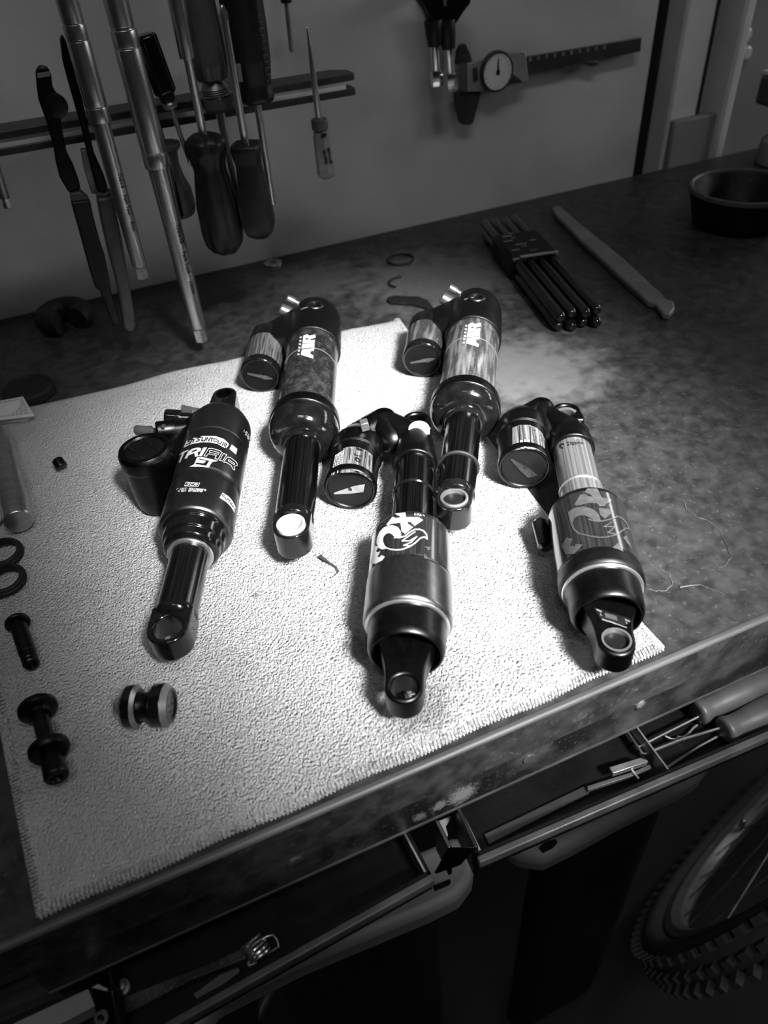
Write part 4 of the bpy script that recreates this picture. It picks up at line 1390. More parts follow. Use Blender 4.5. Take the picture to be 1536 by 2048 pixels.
# ================================================================== THINGS AT THE BACK OF THE BENCH
# horseshoe-shaped rubber block
p = at(136, 652, 0.0)
pts = [p + Vector((0.0175 * math.cos(math.radians(a)), 0.019 * math.sin(math.radians(a)), 0.0115)) for a in range(-48, 262, 12)]
tag(MB().tube(pts, [0.0110] * len(pts), seg=18).build('rubber_collar', 'rubber'), 'blurred black C-shaped rubber collar under the hanging pliers', 'collar')
p = at(546, 527, 0.0)
tag(MB().lathe([(0, 0.0038), (0, 0.0100), (0.0004, 0.0104), (0.0014, 0.0104), (0.0018, 0.0100), (0.0018, 0.0038)], frame(p, (0, 0, 1), (1, 0, 0)), seg=40, closed=True).build('washer', 'steel_bright'),
    'small bright washer on the bench at the foot of the wall', 'washer')
p = at(801, 521, 0.0)
pts = [p + Vector((0.0145 * math.cos(math.radians(a)), 0.0145 * math.sin(math.radians(a)), 0.0013)) for a in range(0, 361, 12)]
tag(MB().tube(pts, 0.0013, seg=8, cap=False).build('o_ring', 'rubber'), 'thin black o-ring lying closed on the bench', 'o-ring')
p = at(803, 566, 0.0)
pts = [p + Vector((0.0135 * math.cos(math.radians(a)), 0.0125 * math.sin(math.radians(a)), 0.0012)) for a in range(70, 230, 10)]
tag(MB().tube(pts, 0.0012, seg=8).build('o_ring', 'rubber'), 'cut half of a thin o-ring below the closed one', 'o-ring')
# dark rubber strip
top = [(775, 594), (790, 590), (812, 592), (838, 592), (856, 600), (868, 616)]
bot = [(864, 622), (846, 613), (822, 606), (800, 606), (780, 604), (774, 600)]
tag(MB().prism([at(x, y, 0.003) for x, y in top + bot], (0, 0, -0.0028)).build('rubber_strip', 'rubber', bevel=0.0006), 'curved dark rubber strip on the bench behind the shocks', 'strip')
# bundle of black rods in a sleeve
a, b, M, l = rod_frame((1010, 462), (1160, 640), 0.012)
t = thing('rod_bundle', 'black bundle of rods in a sleeve with a pale edge', 'rods', M)
for i in range(4):
    for j in range(2):
        off = (i - 1.5) * 0.0118
        x0 = -0.014 - 0.006 * ((i * 3 + j) % 3)
        MB().lathe([(x0, 0), (x0, 0.0050), (l - 0.008 + 0.004 * ((i + j) % 2), 0.0050), (l - 0.004 + 0.004 * ((i + j) % 2), 0.0034), (l - 0.003 + 0.004 * ((i + j) % 2), 0)],
                   M @ Matrix.Translation((0, off, -0.0065 + j * 0.0108)), seg=18, c=0.0008).build('rod', 'gloss_black', t)
sl = MB().box((l * 0.30, 0, -0.001), (l * 0.30, 0.052, 0.0255), M).build('sleeve', 'matte_black', t, bevel=0.004)
MB().box((l * 0.452, 0.004, 0.0122), (0.0036, 0.040, 0.0012), M).build('sleeve_edge', 'pale_board', sl)
for i in range(9):
    MB().box((l * (0.17 + 0.028 * i), random.uniform(-0.016, 0.016), 0.0119), (random.uniform(0.001, 0.003), random.uniform(0.004, 0.012), 0.0004), M).build('print_mark', 'print_mid', sl)
# flat tyre lever
P0 = [(1104, 413), (1118, 410), (1180, 462), (1252, 520), (1300, 565), (1326, 588), (1330, 596), (1348, 602), (1350, 616), (1340, 628), (1326, 626), (1312, 606), (1296, 602), (1240, 552), (1160, 478), (1108, 424)]
tag(MB().prism([at(x, y, 0.0070) for x, y in P0], (0, 0, -0.0066)).build('tyre_lever', 'lever_plastic', bevel=0.0018, bseg=3), 'long grey tyre lever with a rounded hooked tip', 'tyre lever')
# bowl
zr = 0.040
c1 = at(1492, 372, zr)
t = thing('parts_bowl', 'round black parts bowl with a pale worn rim', 'bowl', Vector((c1.x, c1.y, 0)))
pb = Vector((c1.x, c1.y, 0))
rb = 0.058
zlathe([(0, 0), (0, rb - 0.014), (0.004, rb - 0.009), (zr - 0.004, rb), (zr, rb - 0.001), (zr - 0.002, rb - 0.004), (0.006, rb - 0.014), (0.004, rb - 0.02), (0.004, 0)], pb, seg=72).build('shell', 'matte_black', t)
MB().lathe([(zr - 0.003, rb - 0.004), (zr - 0.003, rb + 0.0015), (zr + 0.001, rb + 0.001), (zr + 0.0015, rb - 0.002), (zr, rb - 0.004)], frame(pb, (0, 0, 1), (1, 0, 0)), seg=72, closed=True).build('rim', 'grip_grey', t)
# squat dispenser at the right edge
pd = at(1560, 325, 0.0)
t = thing('dispenser', 'blurred grey dispenser with a dark neck at the right edge', 'dispenser', pd)
zlathe([(0, 0), (0, 0.030), (0.002, 0.032), (0.028, 0.030), (0.034, 0.022), (0.034, 0)], pd, seg=48).build('base', 'panel_grey', t)
a, b = onY(1514, 322, pd.y + 0.0), onY(1532, 215, pd.y + 0.0)
MB().tube([Vector((pd.x - 0.006, pd.y, 0.030)), Vector((pd.x - 0.012, pd.y, 0.075))], [0.013, 0.013], seg=28).build('neck', 'matte_black', t)
bx = MB().box((pd.x - 0.022, pd.y, 0.090), (0.062, 0.036, 0.032)).build('head_box', 'grip_grey', t, bevel=0.004)
MB().box((pd.x - 0.018, pd.y, 0.1085), (0.066, 0.040, 0.005)).build('ledge', 'post_paint', bx, bevel=0.001)
for i in range(3):
    p = onY(1530, 40 + i * 38, YW + 0.03)
    o = MB().lathe([(0, 0), (0, 0.007), (0.004, 0.009), (0.012, 0.009), (0.014, 0.006), (0.014, 0)], frame(Vector((p.x + 0.004, YW + 0.079, p.z)), (0, -1, 0)), seg=28).build('wall_hook', 'white_nylon')
    tag(o, ('topmost', 'middle', 'lowest')[i] + ' pale blurred knob on the panel at the far right', 'knob', 'pale knobs on the right panel')

# ================================================================== TOOL RAIL AND THE TOOLS ON IT
YR = 0.668
zt_, zb_ = onY(712, 146, YR).z, onY(712, 190, YR).z
xr_ = onY(712, 168, YR).x
zm_ = (zt_ + zb_) / 2
t = thing('magnetic_tool_rail', 'long black magnetic tool rail with a pale strip between its edges', 'tool rail', Vector((xr_ - 0.3, YR, zb_)))
dp = 0.030
f1, f2 = 0.0052, 0.0052
for nm_f, zc, th in (('flange', zt_ - f1 / 2, f1), ('flange', zb_ + f2 / 2, f2)):
    m = MB()
    y0, y1 = YR, YR + dp
    pl = [Vector((-0.6, y0, zc + th / 2)), Vector((xr_ - 0.002, y0, zc + th / 2)), Vector((xr_, y0 + 0.002, zc + th / 2)), Vector((xr_, y1 - 0.012, zc + th / 2)), Vector((xr_ - 0.012, y1, zc + th / 2)), Vector((-0.6, y1, zc + th / 2))]
    m.prism(pl, (0, 0, -th)).build(nm_f, 'rail_black', t, bevel=0.0006)
MB().box(((xr_ - 0.0085 - 0.6) / 2, YR + 0.0012 + dp / 2 - 0.002, zm_), (xr_ - 0.0085 + 0.6, dp - 0.006, zt_ - zb_ - f1 - f2)).build('face_strip', 'rail_face', t)
for x in (-0.40, onY(446, 160, 0.76).x):
    MB().box((x, (YR + dp + YW) / 2, zm_), (0.02, YW - YR - dp, 0.014)).build('standoff', 'rail_black', t)


def wall_tool(name, label, cat, p0, p1, y, group=None):
    a, b = onY(p0[0], p0[1], y), onY(p1[0], p1[1], y)
    M = frame(a, b - a, (0, -1, 0))
    return thing(name, label, cat, M, group), M, (b - a).length


def frac(M, l, prof, seg=40, c=0.0005, poly=None):
    return MB().lathe([(f * l, r) for f, r in prof], M, seg=seg, c=c, poly=poly)


hexp = lambda a: 0.93 / math.cos((a % (math.pi / 3)) - math.pi / 6)
flut = lambda n, d: (lambda a: 1 - d * (0.5 + 0.5 * math.cos(n * a)) ** 2)


def along(M, s0, ang, r, lift=0.00025):
    return lambda x, y: M @ Vector((s0 + x, (r + lift) * math.sin(ang + y / r), (r + lift) * math.cos(ang + y / r)))


YT = 0.648


def fit(tri, width, tall=1.0):
    """scale lettering to a given length"""
    x1 = max(q[0] for t_ in tri for q in t_)
    k = width / x1
    return [[(q[0] * k, q[1] * k * tall) for q in t_] for t_ in tri]


G1 = 'sliding T-handle hex wrenches'
t, M, l = wall_tool('hex_wrench', 'thinner of the two long steel hex wrenches, marked THH-8', 'hex wrench', (133, -4), (286, 556), YT - 0.020, G1)
frac(M, l, [(-0.10, 0.0076), (0.070, 0.0076), (0.0705, 0.0070), (0.076, 0.0070), (0.0765, 0.0079), (0.12, 0.0079), (0.1205, 0.0075), (0.126, 0.0075), (0.1265, 0.0080), (0.33, 0.0080), (0.331, 0.0076), (0.336, 0.0076), (0.337, 0.0083), (0.385, 0.0083), (0.386, 0.0067), (0.387, 0)], c=0.0002).build('sleeve', 'steel', t)
sh_ = frac(M, l, [(0.38, 0.0066), (0.94, 0.0060), (0.948, 0.0050), (0.948, 0)], c=0.0003).build('shaft', 'steel', t)
frac(M, l, [(0.94, 0.0050), (0.998, 0.0050), (1.0, 0.0046), (1.0, 0)], seg=6, c=0).build('hex_tip', 'steel_bright', t, smooth=20)
tx = text_shapes('THH-8  ·  Park Tool  ·  8mm', 0.0076, width=1.0, bold=0.00018, align='LEFT')
decal('lettering', fit(tx, l * 0.225, 1.15), along(M, l * 0.565, 0.45, 0.0064), 'print_dark', sh_, 0.002)
t, M, l = wall_tool('hex_wrench', 'thicker of the two long steel hex wrenches, marked THH-10', 'hex wrench', (230, -4), (403, 681), YT - 0.018, G1)
frac(M, l, [(-0.10, 0.0090), (0.062, 0.0086), (0.063, 0.0080), (0.070, 0.0080), (0.071, 0.0094), (0.108, 0.0095), (0.109, 0.0091), (0.113, 0.0091), (0.114, 0.0096), (0.375, 0.0097), (0.376, 0.0093), (0.380, 0.0093), (0.381, 0.0099), (0.418, 0.0099), (0.419, 0.0080), (0.42, 0)], c=0.0002).build('sleeve', 'steel', t)
sh_ = frac(M, l, [(0.41, 0.0081), (0.945, 0.0068), (0.952, 0.0060), (0.952, 0)], c=0.0003).build('shaft', 'steel', t)
frac(M, l, [(0.945, 0.0058), (0.998, 0.0058), (1.0, 0.0054), (1.0, 0)], seg=6, c=0).build('hex_tip', 'steel_bright', t, smooth=20)
tx = text_shapes('THH-10  ·  Park Tool  ·  10mm', 0.0082, width=1.0, bold=0.0002, align='LEFT')
decal('lettering', fit(tx, l * 0.23, 1.15), along(M, l * 0.585, 0.42, 0.0077), 'print_dark', sh_, 0.002)
# short end of another hex wrench at the left edge
t, M, l = wall_tool('hex_wrench', 'end of a thin steel hex wrench at the left edge of the photo', 'hex wrench', (-30, 270), (16, 416), YT, G1)
frac(M, l, [(0, 0.0038), (0.86, 0.0036), (0.865, 0.0030), (0.87, 0)]).build('shaft', 'steel_worn', t)
frac(M, l, [(0.86, 0.0030), (0.90, 0.0024), (0.92, 0.0033), (0.99, 0.0033), (1.0, 0.0026), (1.0, 0)], seg=6, c=0).build('hex_tip', 'steel_bright', t, smooth=20)


def slab(pts, y, th, dy=0.0):
    return MB().prism([onY(px, py, y) + Vector((0, dy, 0)) for px, py in pts], (0, -th, 0))


# pliers hanging jaws up
t, M, l = wall_tool('pliers', 'all-black pliers with slim jaws up, leftmost on the rail', 'pliers', (85, 130), (232, 645), YT - 0.004, 'black pliers on the rail')
slab([(70, 140), (78, 128), (95, 132), (101, 145), (104, 170), (112, 184), (122, 190), (127, 214), (120, 226), (122, 250), (132, 300), (145, 325), (155, 352), (160, 372), (136, 380), (118, 350), (110, 318), (106, 290), (92, 240), (76, 196), (72, 165)], YT, 0.008).build('jaws', 'satin_black', t, bevel=0.0012)
slab([(74, 146), (100, 142), (101, 152), (75, 156)], YT - 0.0082, 0.0004).build('jaw_groove', 'print_mid', t)
p = onY(112, 212, YT - 0.009)
MB().lathe([(-0.001, 0), (-0.001, 0.0085), (0.0015, 0.0078), (0.0015, 0)], frame(p, (0, -1, 0)), seg=32).build('pivot', 'matte_black', t)
slab([(138, 379), (160, 376), (177, 392), (140, 396)], YT + 0.001, 0.011).build('grip_collar', 'grip_grey', t, bevel=0.0008)
slab([(139, 395), (177, 391), (184, 425), (196, 470), (206, 500), (214, 540), (222, 590), (236, 632), (232, 642), (222, 640), (214, 618), (206, 596), (196, 570), (188, 566), (176, 530), (160, 470), (146, 420)], YT + 0.002, 0.013).build('grip', 'grip_black', t, bevel=0.004, bseg=3)
t, M, l = wall_tool('pliers', 'black pliers with a smooth sleeved handle, half hidden behind the THH-8 wrench', 'pliers', (122, 70), (256, 650), YT + 0.010, 'black pliers on the rail')
slab([(118, 74), (124, 66), (140, 100), (158, 170), (172, 240), (186, 300), (206, 345), (214, 372), (196, 384), (186, 350), (172, 300), (160, 250), (146, 200), (136, 165), (124, 120)], YT + 0.012, 0.009).build('jaws', 'satin_black', t, bevel=0.0012)
slab([(160, 296), (172, 296), (190, 365), (196, 384), (182, 384), (168, 340)], YT + 0.014, 0.006).build('spring_arm', 'steel_worn', t, bevel=0.0006)
slab([(190, 378), (205, 382), (222, 374), (220, 384), (192, 390)], YT + 0.008, 0.010).build('grip_collar', 'grip_grey', t, bevel=0.0008)
slab([(190, 388), (222, 384), (230, 420), (242, 480), (252, 540), (260, 590), (268, 640), (264, 652), (254, 654), (244, 646), (238, 600), (228, 550), (214, 500), (200, 440)], YT + 0.008, 0.014).build('grip', 'grip_grey', t, bevel=0.0045, bseg=3)

SG = 'screwdrivers on the rail'
# small screwdriver, handle up
t, M, l = wall_tool('screwdriver', 'small screwdriver with a glossy black handle pointing up', 'screwdriver', (289, 68), (384, 334), YT - 0.002, SG)
frac(M, l, [(0, 0), (0, 0.0066), (0.02, 0.0082), (0.40, 0.0086), (0.42, 0.0074), (0.43, 0.0058), (0.44, 0.0066), (0.45, 0.0056), (0.46, 0.0064), (0.47, 0.0054), (0.48, 0.0052), (0.485, 0)], poly=flut(6, 0.10), seg=48).build('handle', 'gloss_black', t)
frac(M, l, [(0.48, 0), (0.48, 0.0046), (0.50, 0.0056), (0.525, 0.0056), (0.535, 0.0036), (0.535, 0)]).build('collar', 'steel_worn', t)
frac(M, l, [(0.53, 0.0020), (0.92, 0.0019), (0.96, 0.0022), (1.0, 0.0006), (1.0, 0)], seg=16, c=0).build('shank', 'steel', t)
# big one, handle down
t, M, l = wall_tool('screwdriver', 'largest screwdriver, fat black rubber handle hanging lowest', 'screwdriver', (345, -40), (454, 508), YT - 0.016, SG)
frac(M, l, [(0.0, 0.0066), (0.24, 0.0062), (0.245, 0.0034), (0.56, 0.0032), (0.56, 0)], c=0.0002).build('shank', 'steel', t)
frac(M, l, [(0.505, 0), (0.507, 0.0100), (0.520, 0.0140), (0.535, 0.0165), (0.575, 0.0168), (0.60, 0.0140), (0.64, 0.0130), (0.70, 0.0150), (0.78, 0.0172), (0.90, 0.0176), (0.95, 0.0160), (0.985, 0.0110), (1.0, 0.003), (1.0, 0)], poly=flut(6, 0.13), seg=72, c=0.002).build('handle', 'grip_black', t, subsurf=0)
# tapered one: phillips tip up, square-shouldered handle
t, M, l = wall_tool('screwdriver', 'cross-tip screwdriver with its tip up and a square-shouldered black handle', 'screwdriver', (443, 8), (523, 476), YT - 0.028, SG)
frac(M, l, [(0, 0), (0.004, 0.0014), (0.03, 0.0032), (0.06, 0.0030), (0.57, 0.0030), (0.57, 0)], c=0.0002).build('shank', 'steel', t)
sqp = lambda a: 1.0 / max(abs(math.cos(a + 0.5)), abs(math.sin(a + 0.5))) ** 0.55
frac(M, l, [(0.545, 0), (0.545, 0.0105), (0.56, 0.0122), (0.585, 0.0118), (0.64, 0.0098), (0.70, 0.0108), (0.80, 0.0128), (0.92, 0.0134), (0.97, 0.0110), (1.0, 0.004), (1.0, 0)], poly=sqp, seg=64, c=0.0015).build('handle', 'grip_black', t)
slab([(442, 20), (446, 10), (452, 18), (455, 40), (450, 44), (446, 30)], YT - 0.031, 0.0008).build('tip_flute', 'steel_bright', t)
# amber one with a chromed ferrule
t, M, l = wall_tool('screwdriver', 'screwdriver with a fluted translucent handle up and a ringed ferrule', 'screwdriver', (376, -70), (482, 420), YT + 0.008, SG)
frac(M, l, [(0, 0.0135), (0.30, 0.0150), (0.365, 0.0146), (0.40, 0.0125), (0.42, 0.0118), (0.42, 0)], poly=flut(6, 0.16), seg=72, c=0.002).build('handle', 'amber_plastic', t)
fe = frac(M, l, [(0.345, 0.0074), (0.42, 0.0078), (0.445, 0.0100), (0.452, 0.0112), (0.456, 0.0104), (0.460, 0.0114), (0.464, 0.0106), (0.468, 0.0116), (0.472, 0.0108), (0.478, 0.0130), (0.478, 0)], c=0.0002).build('ferrule', 'steel_worn', t)
frac(M, l, [(0.476, 0), (0.476, 0.0125), (0.485, 0.0140), (0.53, 0.0142), (0.545, 0.0120), (0.545, 0)], seg=6, c=0.001).build('hex_bolster', 'amber_plastic', t, smooth=20, bevel=0.001)
frac(M, l, [(0.54, 0.0038), (0.96, 0.0036), (0.985, 0.0040), (1.0, 0.001), (1.0, 0)], seg=20, c=0.0002).build('shank', 'steel', t)
# black handled with embossed letters
t, M, l = wall_tool('screwdriver', 'screwdriver with a broad black handle up, raised letters along its side', 'screwdriver', (474, -60), (545, 408), YT - 0.010, SG)
hd_ = frac(M, l, [(0, 0.0158), (0.20, 0.0168), (0.34, 0.0164), (0.40, 0.0150), (0.44, 0.0140), (0.475, 0.0152), (0.505, 0.0156), (0.520, 0.0120), (0.522, 0)], poly=flut(5, 0.10), seg=72, c=0.002).build('handle', 'grip_black', t)
em = []
for k in range(13):
    x = k * 0.0042
    em += stroke([(x, -0.0022), (x, 0.0022)], 0.0006)
    if k % 3 != 1:
        em += stroke([(x, 0.0022 if k % 2 else -0.0022), (x + 0.0022, 0.0022 if k % 2 else -0.0022)], 0.0006)
    if k % 2:
        em += stroke([(x, 0.0), (x + 0.0020, 0.0)], 0.0006)
decal('raised_lettering', em, along(M, l * 0.16, 0.55, 0.0166, 0.0004), 'grip_grey', hd_, 0.002)
MB().lathe([(0.50 * l, 0.0030), (0.998 * l, 0.0028), (l, 0.0010), (l, 0)], M, seg=20, c=0.0002).build('shank', 'steel', t)
p = onY(477, 146, YT - 0.022)
MB().box((0, 0, 0), (0.012, 0.0050, 0.0012), frame(p, M.col[0].xyz, (0, -1, 0))).build('badge', 'print_mid', t, bevel=0.0004)
# grey one with a round flange
t, M, l = wall_tool('screwdriver', 'grey waisted screwdriver with a round flange and pointed tip up', 'screwdriver', (297, 180), (366, 436), YT + 0.012, SG)
frac(M, l, [(0, 0), (0.01, 0.0009), (0.09, 0.0030), (0.10, 0.0022)], seg=20, c=0).build('tip', 'steel_bright', t)
frac(M, l, [(0.09, 0.0025), (0.42, 0.0027), (0.42, 0)], seg=20, c=0.0002).build('shank', 'satin_black', t)
frac(M, l, [(0.385, 0), (0.385, 0.0080), (0.39, 0.0130), (0.40, 0.0136), (0.425, 0.0136), (0.44, 0.0125), (0.46, 0.0098), (0.55, 0.0086), (0.66, 0.0100), (0.76, 0.0132), (0.90, 0.0136), (0.97, 0.0112), (1.0, 0.004), (1.0, 0)], poly=flut(6, 0.06), seg=64, c=0.001).build('handle', 'grip_grey', t)
for (x0, y0, x1, y1, w_) in ((350, 362, 364, 432, 5), ):
    MB().tube([onY(x0, y0, YT - 0.006), onY(x1, y1, YT - 0.006)], [0.0006, 0.0016], seg=8).build('grip_groove', 'satin_black', t)
# scribing awl
t, M, l = wall_tool('awl', 'thin awl with its point up and a worn translucent handle', 'awl', (614, 53), (653, 356), YT, None)
frac(M, l, [(0, 0), (0.01, 0.0007), (0.15, 0.0018), (0.30, 0.0024), (0.60, 0.0030), (0.60, 0)], seg=20, c=0.0002).build('spike', 'steel', t)
frac(M, l, [(0.575, 0), (0.575, 0.0052), (0.582, 0.0068), (0.645, 0.0070), (0.655, 0.0060), (0.655, 0)], c=0.0006).build('ferrule', 'grip_grey', t)
hd_ = frac(M, l, [(0.652, 0.0052), (0.70, 0.0066), (0.80, 0.0070), (0.96, 0.0072), (0.985, 0.0066), (1.0, 0.0045), (1.0, 0)], poly=hexp, seg=60, c=0.0008).build('handle', 'clear_plastic', t)
mk = []
for (f0, f1_, y0, y1) in ((0.665, 0.69, -0.5, 0.2), (0.78, 0.81, -0.5, -0.2), (0.77, 0.80, 0.1, 0.5), (0.80, 0.87, 0.2, 0.45), (0.82, 0.88, -0.45, -0.1), (0.865, 0.885, 0.2, 0.7)):
    mk.append([(f0 * l, y0 * 0.007), (f1_ * l, y0 * 0.007), (f1_ * l, y1 * 0.007), (f0 * l, y1 * 0.007)])
decal('worn_print', mk, along(M, 0, 0.15, 0.0075, 0.0002), 'print_dark', hd_, 0.002)
# thin rod hanging from above
t, M, l = wall_tool('spoke_rod', 'thin dark steel rod hanging above the rail near the wall', 'rod', (566, -60), (583, 104), YW - 0.035)
frac(M, l, [(0, 0.0023), (0.985, 0.0021), (1.0, 0.0014), (1.0, 0)], seg=20, c=0).build('shaft', 'steel_worn', t)
frac(M, l, [(0.30, 0.0022), (0.30, 0.0052), (0.385, 0.0052), (0.385, 0.0022)], seg=24).build('stop_collar', 'matte_black', t)
MB().tube([M @ Vector((0.002, 0, 0.0)), M @ Vector((0.002, 0, -0.033))], 0.0020, seg=10).build('hook', 'steel_worn', t)

# ---------------------------------------------------------------- circlip pliers and dial caliper on the wall
YC = YW - 0.045
t, M, l = wall_tool('circlip_pliers', 'black-handled circlip pliers with two chrome tips hanging down', 'pliers', (880, -40), (895, 182), YC)
slab([(812, -60), (935, -60), (933, 5), (918, 24), (908, 40), (904, 46), (878, 44), (852, 44), (842, 20), (826, -5)], YC + 0.010, 0.010).build('body', 'satin_black', t, bevel=0.002)
slab([(886, -4), (894, 0), (892, 14), (886, 10)], YC - 0.0003, 0.0006).build('spring', 'steel_bright', t)
for (x0, y0, x1, y1, x2, y2_, x3, y3) in ((866, 40, 869, 92, 872, 144, 874, 171), (892, 40, 897, 97, 901, 149, 904, 180)):
    yy = YC + 0.004
    a, b, c, d = (onY(x0, y0, yy), onY(x1, y1, yy), onY(x2, y2_, yy), onY(x3, y3, yy))
    Mk = frame(a, d - a, (0, -1, 0))
    l1, l2, l3 = (b - a).length, (c - a).length, (d - a).length
    MB().lathe([(0, 0), (0, 0.0092), (l1 * 0.5, 0.0086), (l1, 0.0070), (l1, 0)], Mk, seg=32).build('tip_sleeve', 'grip_black', t)
    MB().lathe([(l1 - 0.002, 0.0046), (l2, 0.0046), (l2, 0)], Mk, seg=28, c=0.0002).build('tip_rod', 'chrome', t)
    MB().lathe([(l2 - 0.001, 0), (l2 - 0.001, 0.0066), (l3, 0.0066), (l3, 0)], Mk, seg=6, c=0.0002).build('tip_end', 'chrome', t, smooth=20)
MB().box((M @ Vector((0.0, 0, 0))) if False else tuple((onY(880, -20, YC) + Vector((0, 0.028, 0)))), (0.014, 0.036, 0.014)).build('hanger', 'black_dark', t)

YK = YW - 0.010
a, b = onY(908, 150, YK), onY(1279, 90, YK)
M = frame(a, (1, 0, 0), (0, 0, 1))
t = thing('dial_caliper', 'dial caliper with a dark beam and pale round dial, hung on the wall', 'caliper', M)
slab([(926, 135), (1279, 74), (1277, 102), (930, 172)], YK, 0.004).build('beam', 'caliper_dark', t, bevel=0.0005)
sc = MB()
for i in range(10):
    px = 1058 + i * 16.5
    py = 119 - i * 2.7
    o = slab([(px, py - 4), (px + 5, py - 5), (px + 5, py + 3), (px, py + 4)], YK - 0.0041, 0.0003).build('scale_number', 'print_mid', t, smooth=0)
slab([(1052, 112), (1255, 79), (1255, 81), (1052, 114)], YK - 0.0041, 0.0003).build('scale_line', 'print_mid', t, smooth=0)
slab([(905, 184), (958, 178), (954, 200), (942, 244), (934, 248), (920, 247), (915, 240), (908, 205)], YK + 0.001, 0.006).build('outside_jaw', 'caliper_dark', t, bevel=0.001)
slab([(908, 128), (911, 100), (918, 88), (928, 86), (936, 104), (941, 124), (938, 130)], YK + 0.001, 0.006).build('inside_jaw', 'caliper_dark', t, bevel=0.001)
sl_ = slab([(917, 128), (938, 124), (948, 120), (1010, 104), (1046, 100), (1052, 158), (1046, 164), (1000, 172), (955, 182), (938, 182), (918, 182)], YK - 0.002, 0.006).build('slider', 'caliper_body', t, bevel=0.001)
slab([(919, 128), (934, 126), (934, 180), (921, 182)], YK - 0.0082, 0.002).build('slider_step', 'grip_grey', sl_, bevel=0.0006)
slab([(944, 136), (954, 134), (956, 160), (946, 162)], YK - 0.0082, 0.0015).build('lock_screw', 'caliper_dark', sl_, bevel=0.0006)
slab([(1024, 148), (1046, 162), (1010, 166)], YK - 0.0082, 0.003).build('thumb_rest', 'caliper_dark', sl_, bevel=0.0006)
slab([(1160, 122), (1188, 120), (1196, 128), (1180, 132), (1166, 128)], YK, 0.005).build('thumb_roller', 'caliper_dark', t, bevel=0.001)
pc = onY(993, 143, YK - 0.010)
Md = frame(pc, (0, -1, 0), (0, 0, 1))
dl = MB().lathe([(-0.003, 0), (-0.003, 0.0200), (0.002, 0.0200), (0.004, 0.0190), (0.004, 0.0176), (0.0028, 0.0172), (0.0028, 0)], Md, seg=56, c=0.0003).build('dial', 'caliper_dark', t)
MB().lathe([(0.0028, 0), (0.0028, 0.0172), (0.0032, 0.0172), (0.0032, 0)], Md, seg=48, c=0).build('dial_face', 'dial_face', dl)
pd2 = pc + Vector((0, -0.0034, 0))
MB().prism([pd2 + Vector(q_) for q_ in ((-0.0016, 0, -0.003), (0.0016, 0, -0.003), (0.0004, 0, 0.013), (-0.0004, 0, 0.013))], (0, -0.0004, 0)).build('needle', 'print_dark', dl, smooth=0)
MB().lathe([(0.0032, 0), (0.0032, 0.0024), (0.0042, 0.0024), (0.0042, 0)], Md, seg=20).build('needle_hub', 'print_dark', dl)
for k in range(20):
    a_ = k * math.pi / 10
    p = pd2 + Vector((math.sin(a_) * 0.0150, 0, math.cos(a_) * 0.0150))
    MB().box((0, 0, 0), (0.0022 if k % 2 == 0 else 0.0012, 0.0004, 0.0003), frame(p, (math.sin(a_), 0, math.cos(a_)), (0, -1, 0))).build('tick', 'print_dark', dl, smooth=0)

# ================================================================== IN THE DRAWERS
ZD = ZB + 0.0012
# two hooked picks with grey handles
for i, (h0, h1_, wires) in enumerate((((1392, 1426), (1600, 1330), [[(1396, 1434), (1320, 1472), (1277, 1494)]]),
                                      ((1446, 1462), (1640, 1378), [[(1440, 1456), (1360, 1480), (1290, 1508), (1284, 1506), (1253, 1460)]]))):
    z_ = ZD + 0.0105
    a, b = at(h0[0], h0[1], z_), at(h1_[0], h1_[1], z_)
    M = frame(a, b - a)
    l = (b - a).length
    t = thing('hook_pick', ('upper' if i == 0 else 'lower') + ' of two wire picks with soft grey handles in the drawer', 'pick', M, 'grey-handled picks in the drawer')
    MB().lathe([(0, 0), (0, 0.0064), (0.0012, 0.0080), (0.003, 0.0082), (0.008, 0.0072), (0.016, 0.0076), (0.024, 0.0086), (0.034, 0.0094), (l - 0.006, 0.0094), (l - 0.001, 0.0074), (l, 0.005), (l, 0)], M, seg=48, c=0.0012).build('handle', 'pick_grip', t, smooth=60)
    for wpx in wires:
        pts = [at(x, y, z_ - 0.001) for x, y in wpx]
        MB().tube([M @ Vector((0.003, 0, 0))] + pts, 0.0009, seg=8).build('wire', 'steel', t)
pts = [at(x, y, ZD + 0.002) for x, y in ((1444, 1468), (1400, 1492), (1360, 1518), (1335, 1535))]
tag(MB().tube(pts, 0.0010, seg=8).build('straight_pick', 'steel'), 'straight bright steel wire lying by the drawer rim', 'wire')
pts = [at(x, y, ZD + 0.003) for x, y in ((1330, 1472), (1342, 1478), (1352, 1478), (1356, 1474), (1366, 1474), (1376, 1468), (1386, 1456), (1394, 1450))]
tag(MB().tube(pts, 0.0008, seg=8).build('bent_wire', 'steel_worn'), 'thin bent wire hook between the two picks', 'wire')
# small square
t = thing('engineer_square', 'small steel square with a flat stock in the drawer', 'square', at(1250, 1540, ZD))
MB().prism([at(x, y, ZD + 0.012) for x, y in ((1218, 1534), (1280, 1515), (1296, 1520), (1296, 1524), (1226, 1547))], (0, 0, -0.004)).build('stock', 'steel_worn', t, bevel=0.0004)
MB().prism([at(x, y, ZD + 0.0065) for x, y in ((1174, 1572), (1268, 1542), (1300, 1528), (1303, 1536), (1270, 1550), (1176, 1580))], (0, 0, -0.003)).build('blade', 'grip_grey', t, bevel=0.0003)
MB().prism([at(x, y, ZD + 0.008) for x, y in ((1257, 1533), (1261, 1532), (1279, 1556), (1276, 1558))], (0, 0, -0.002)).build('edge_mark', 'steel', t)
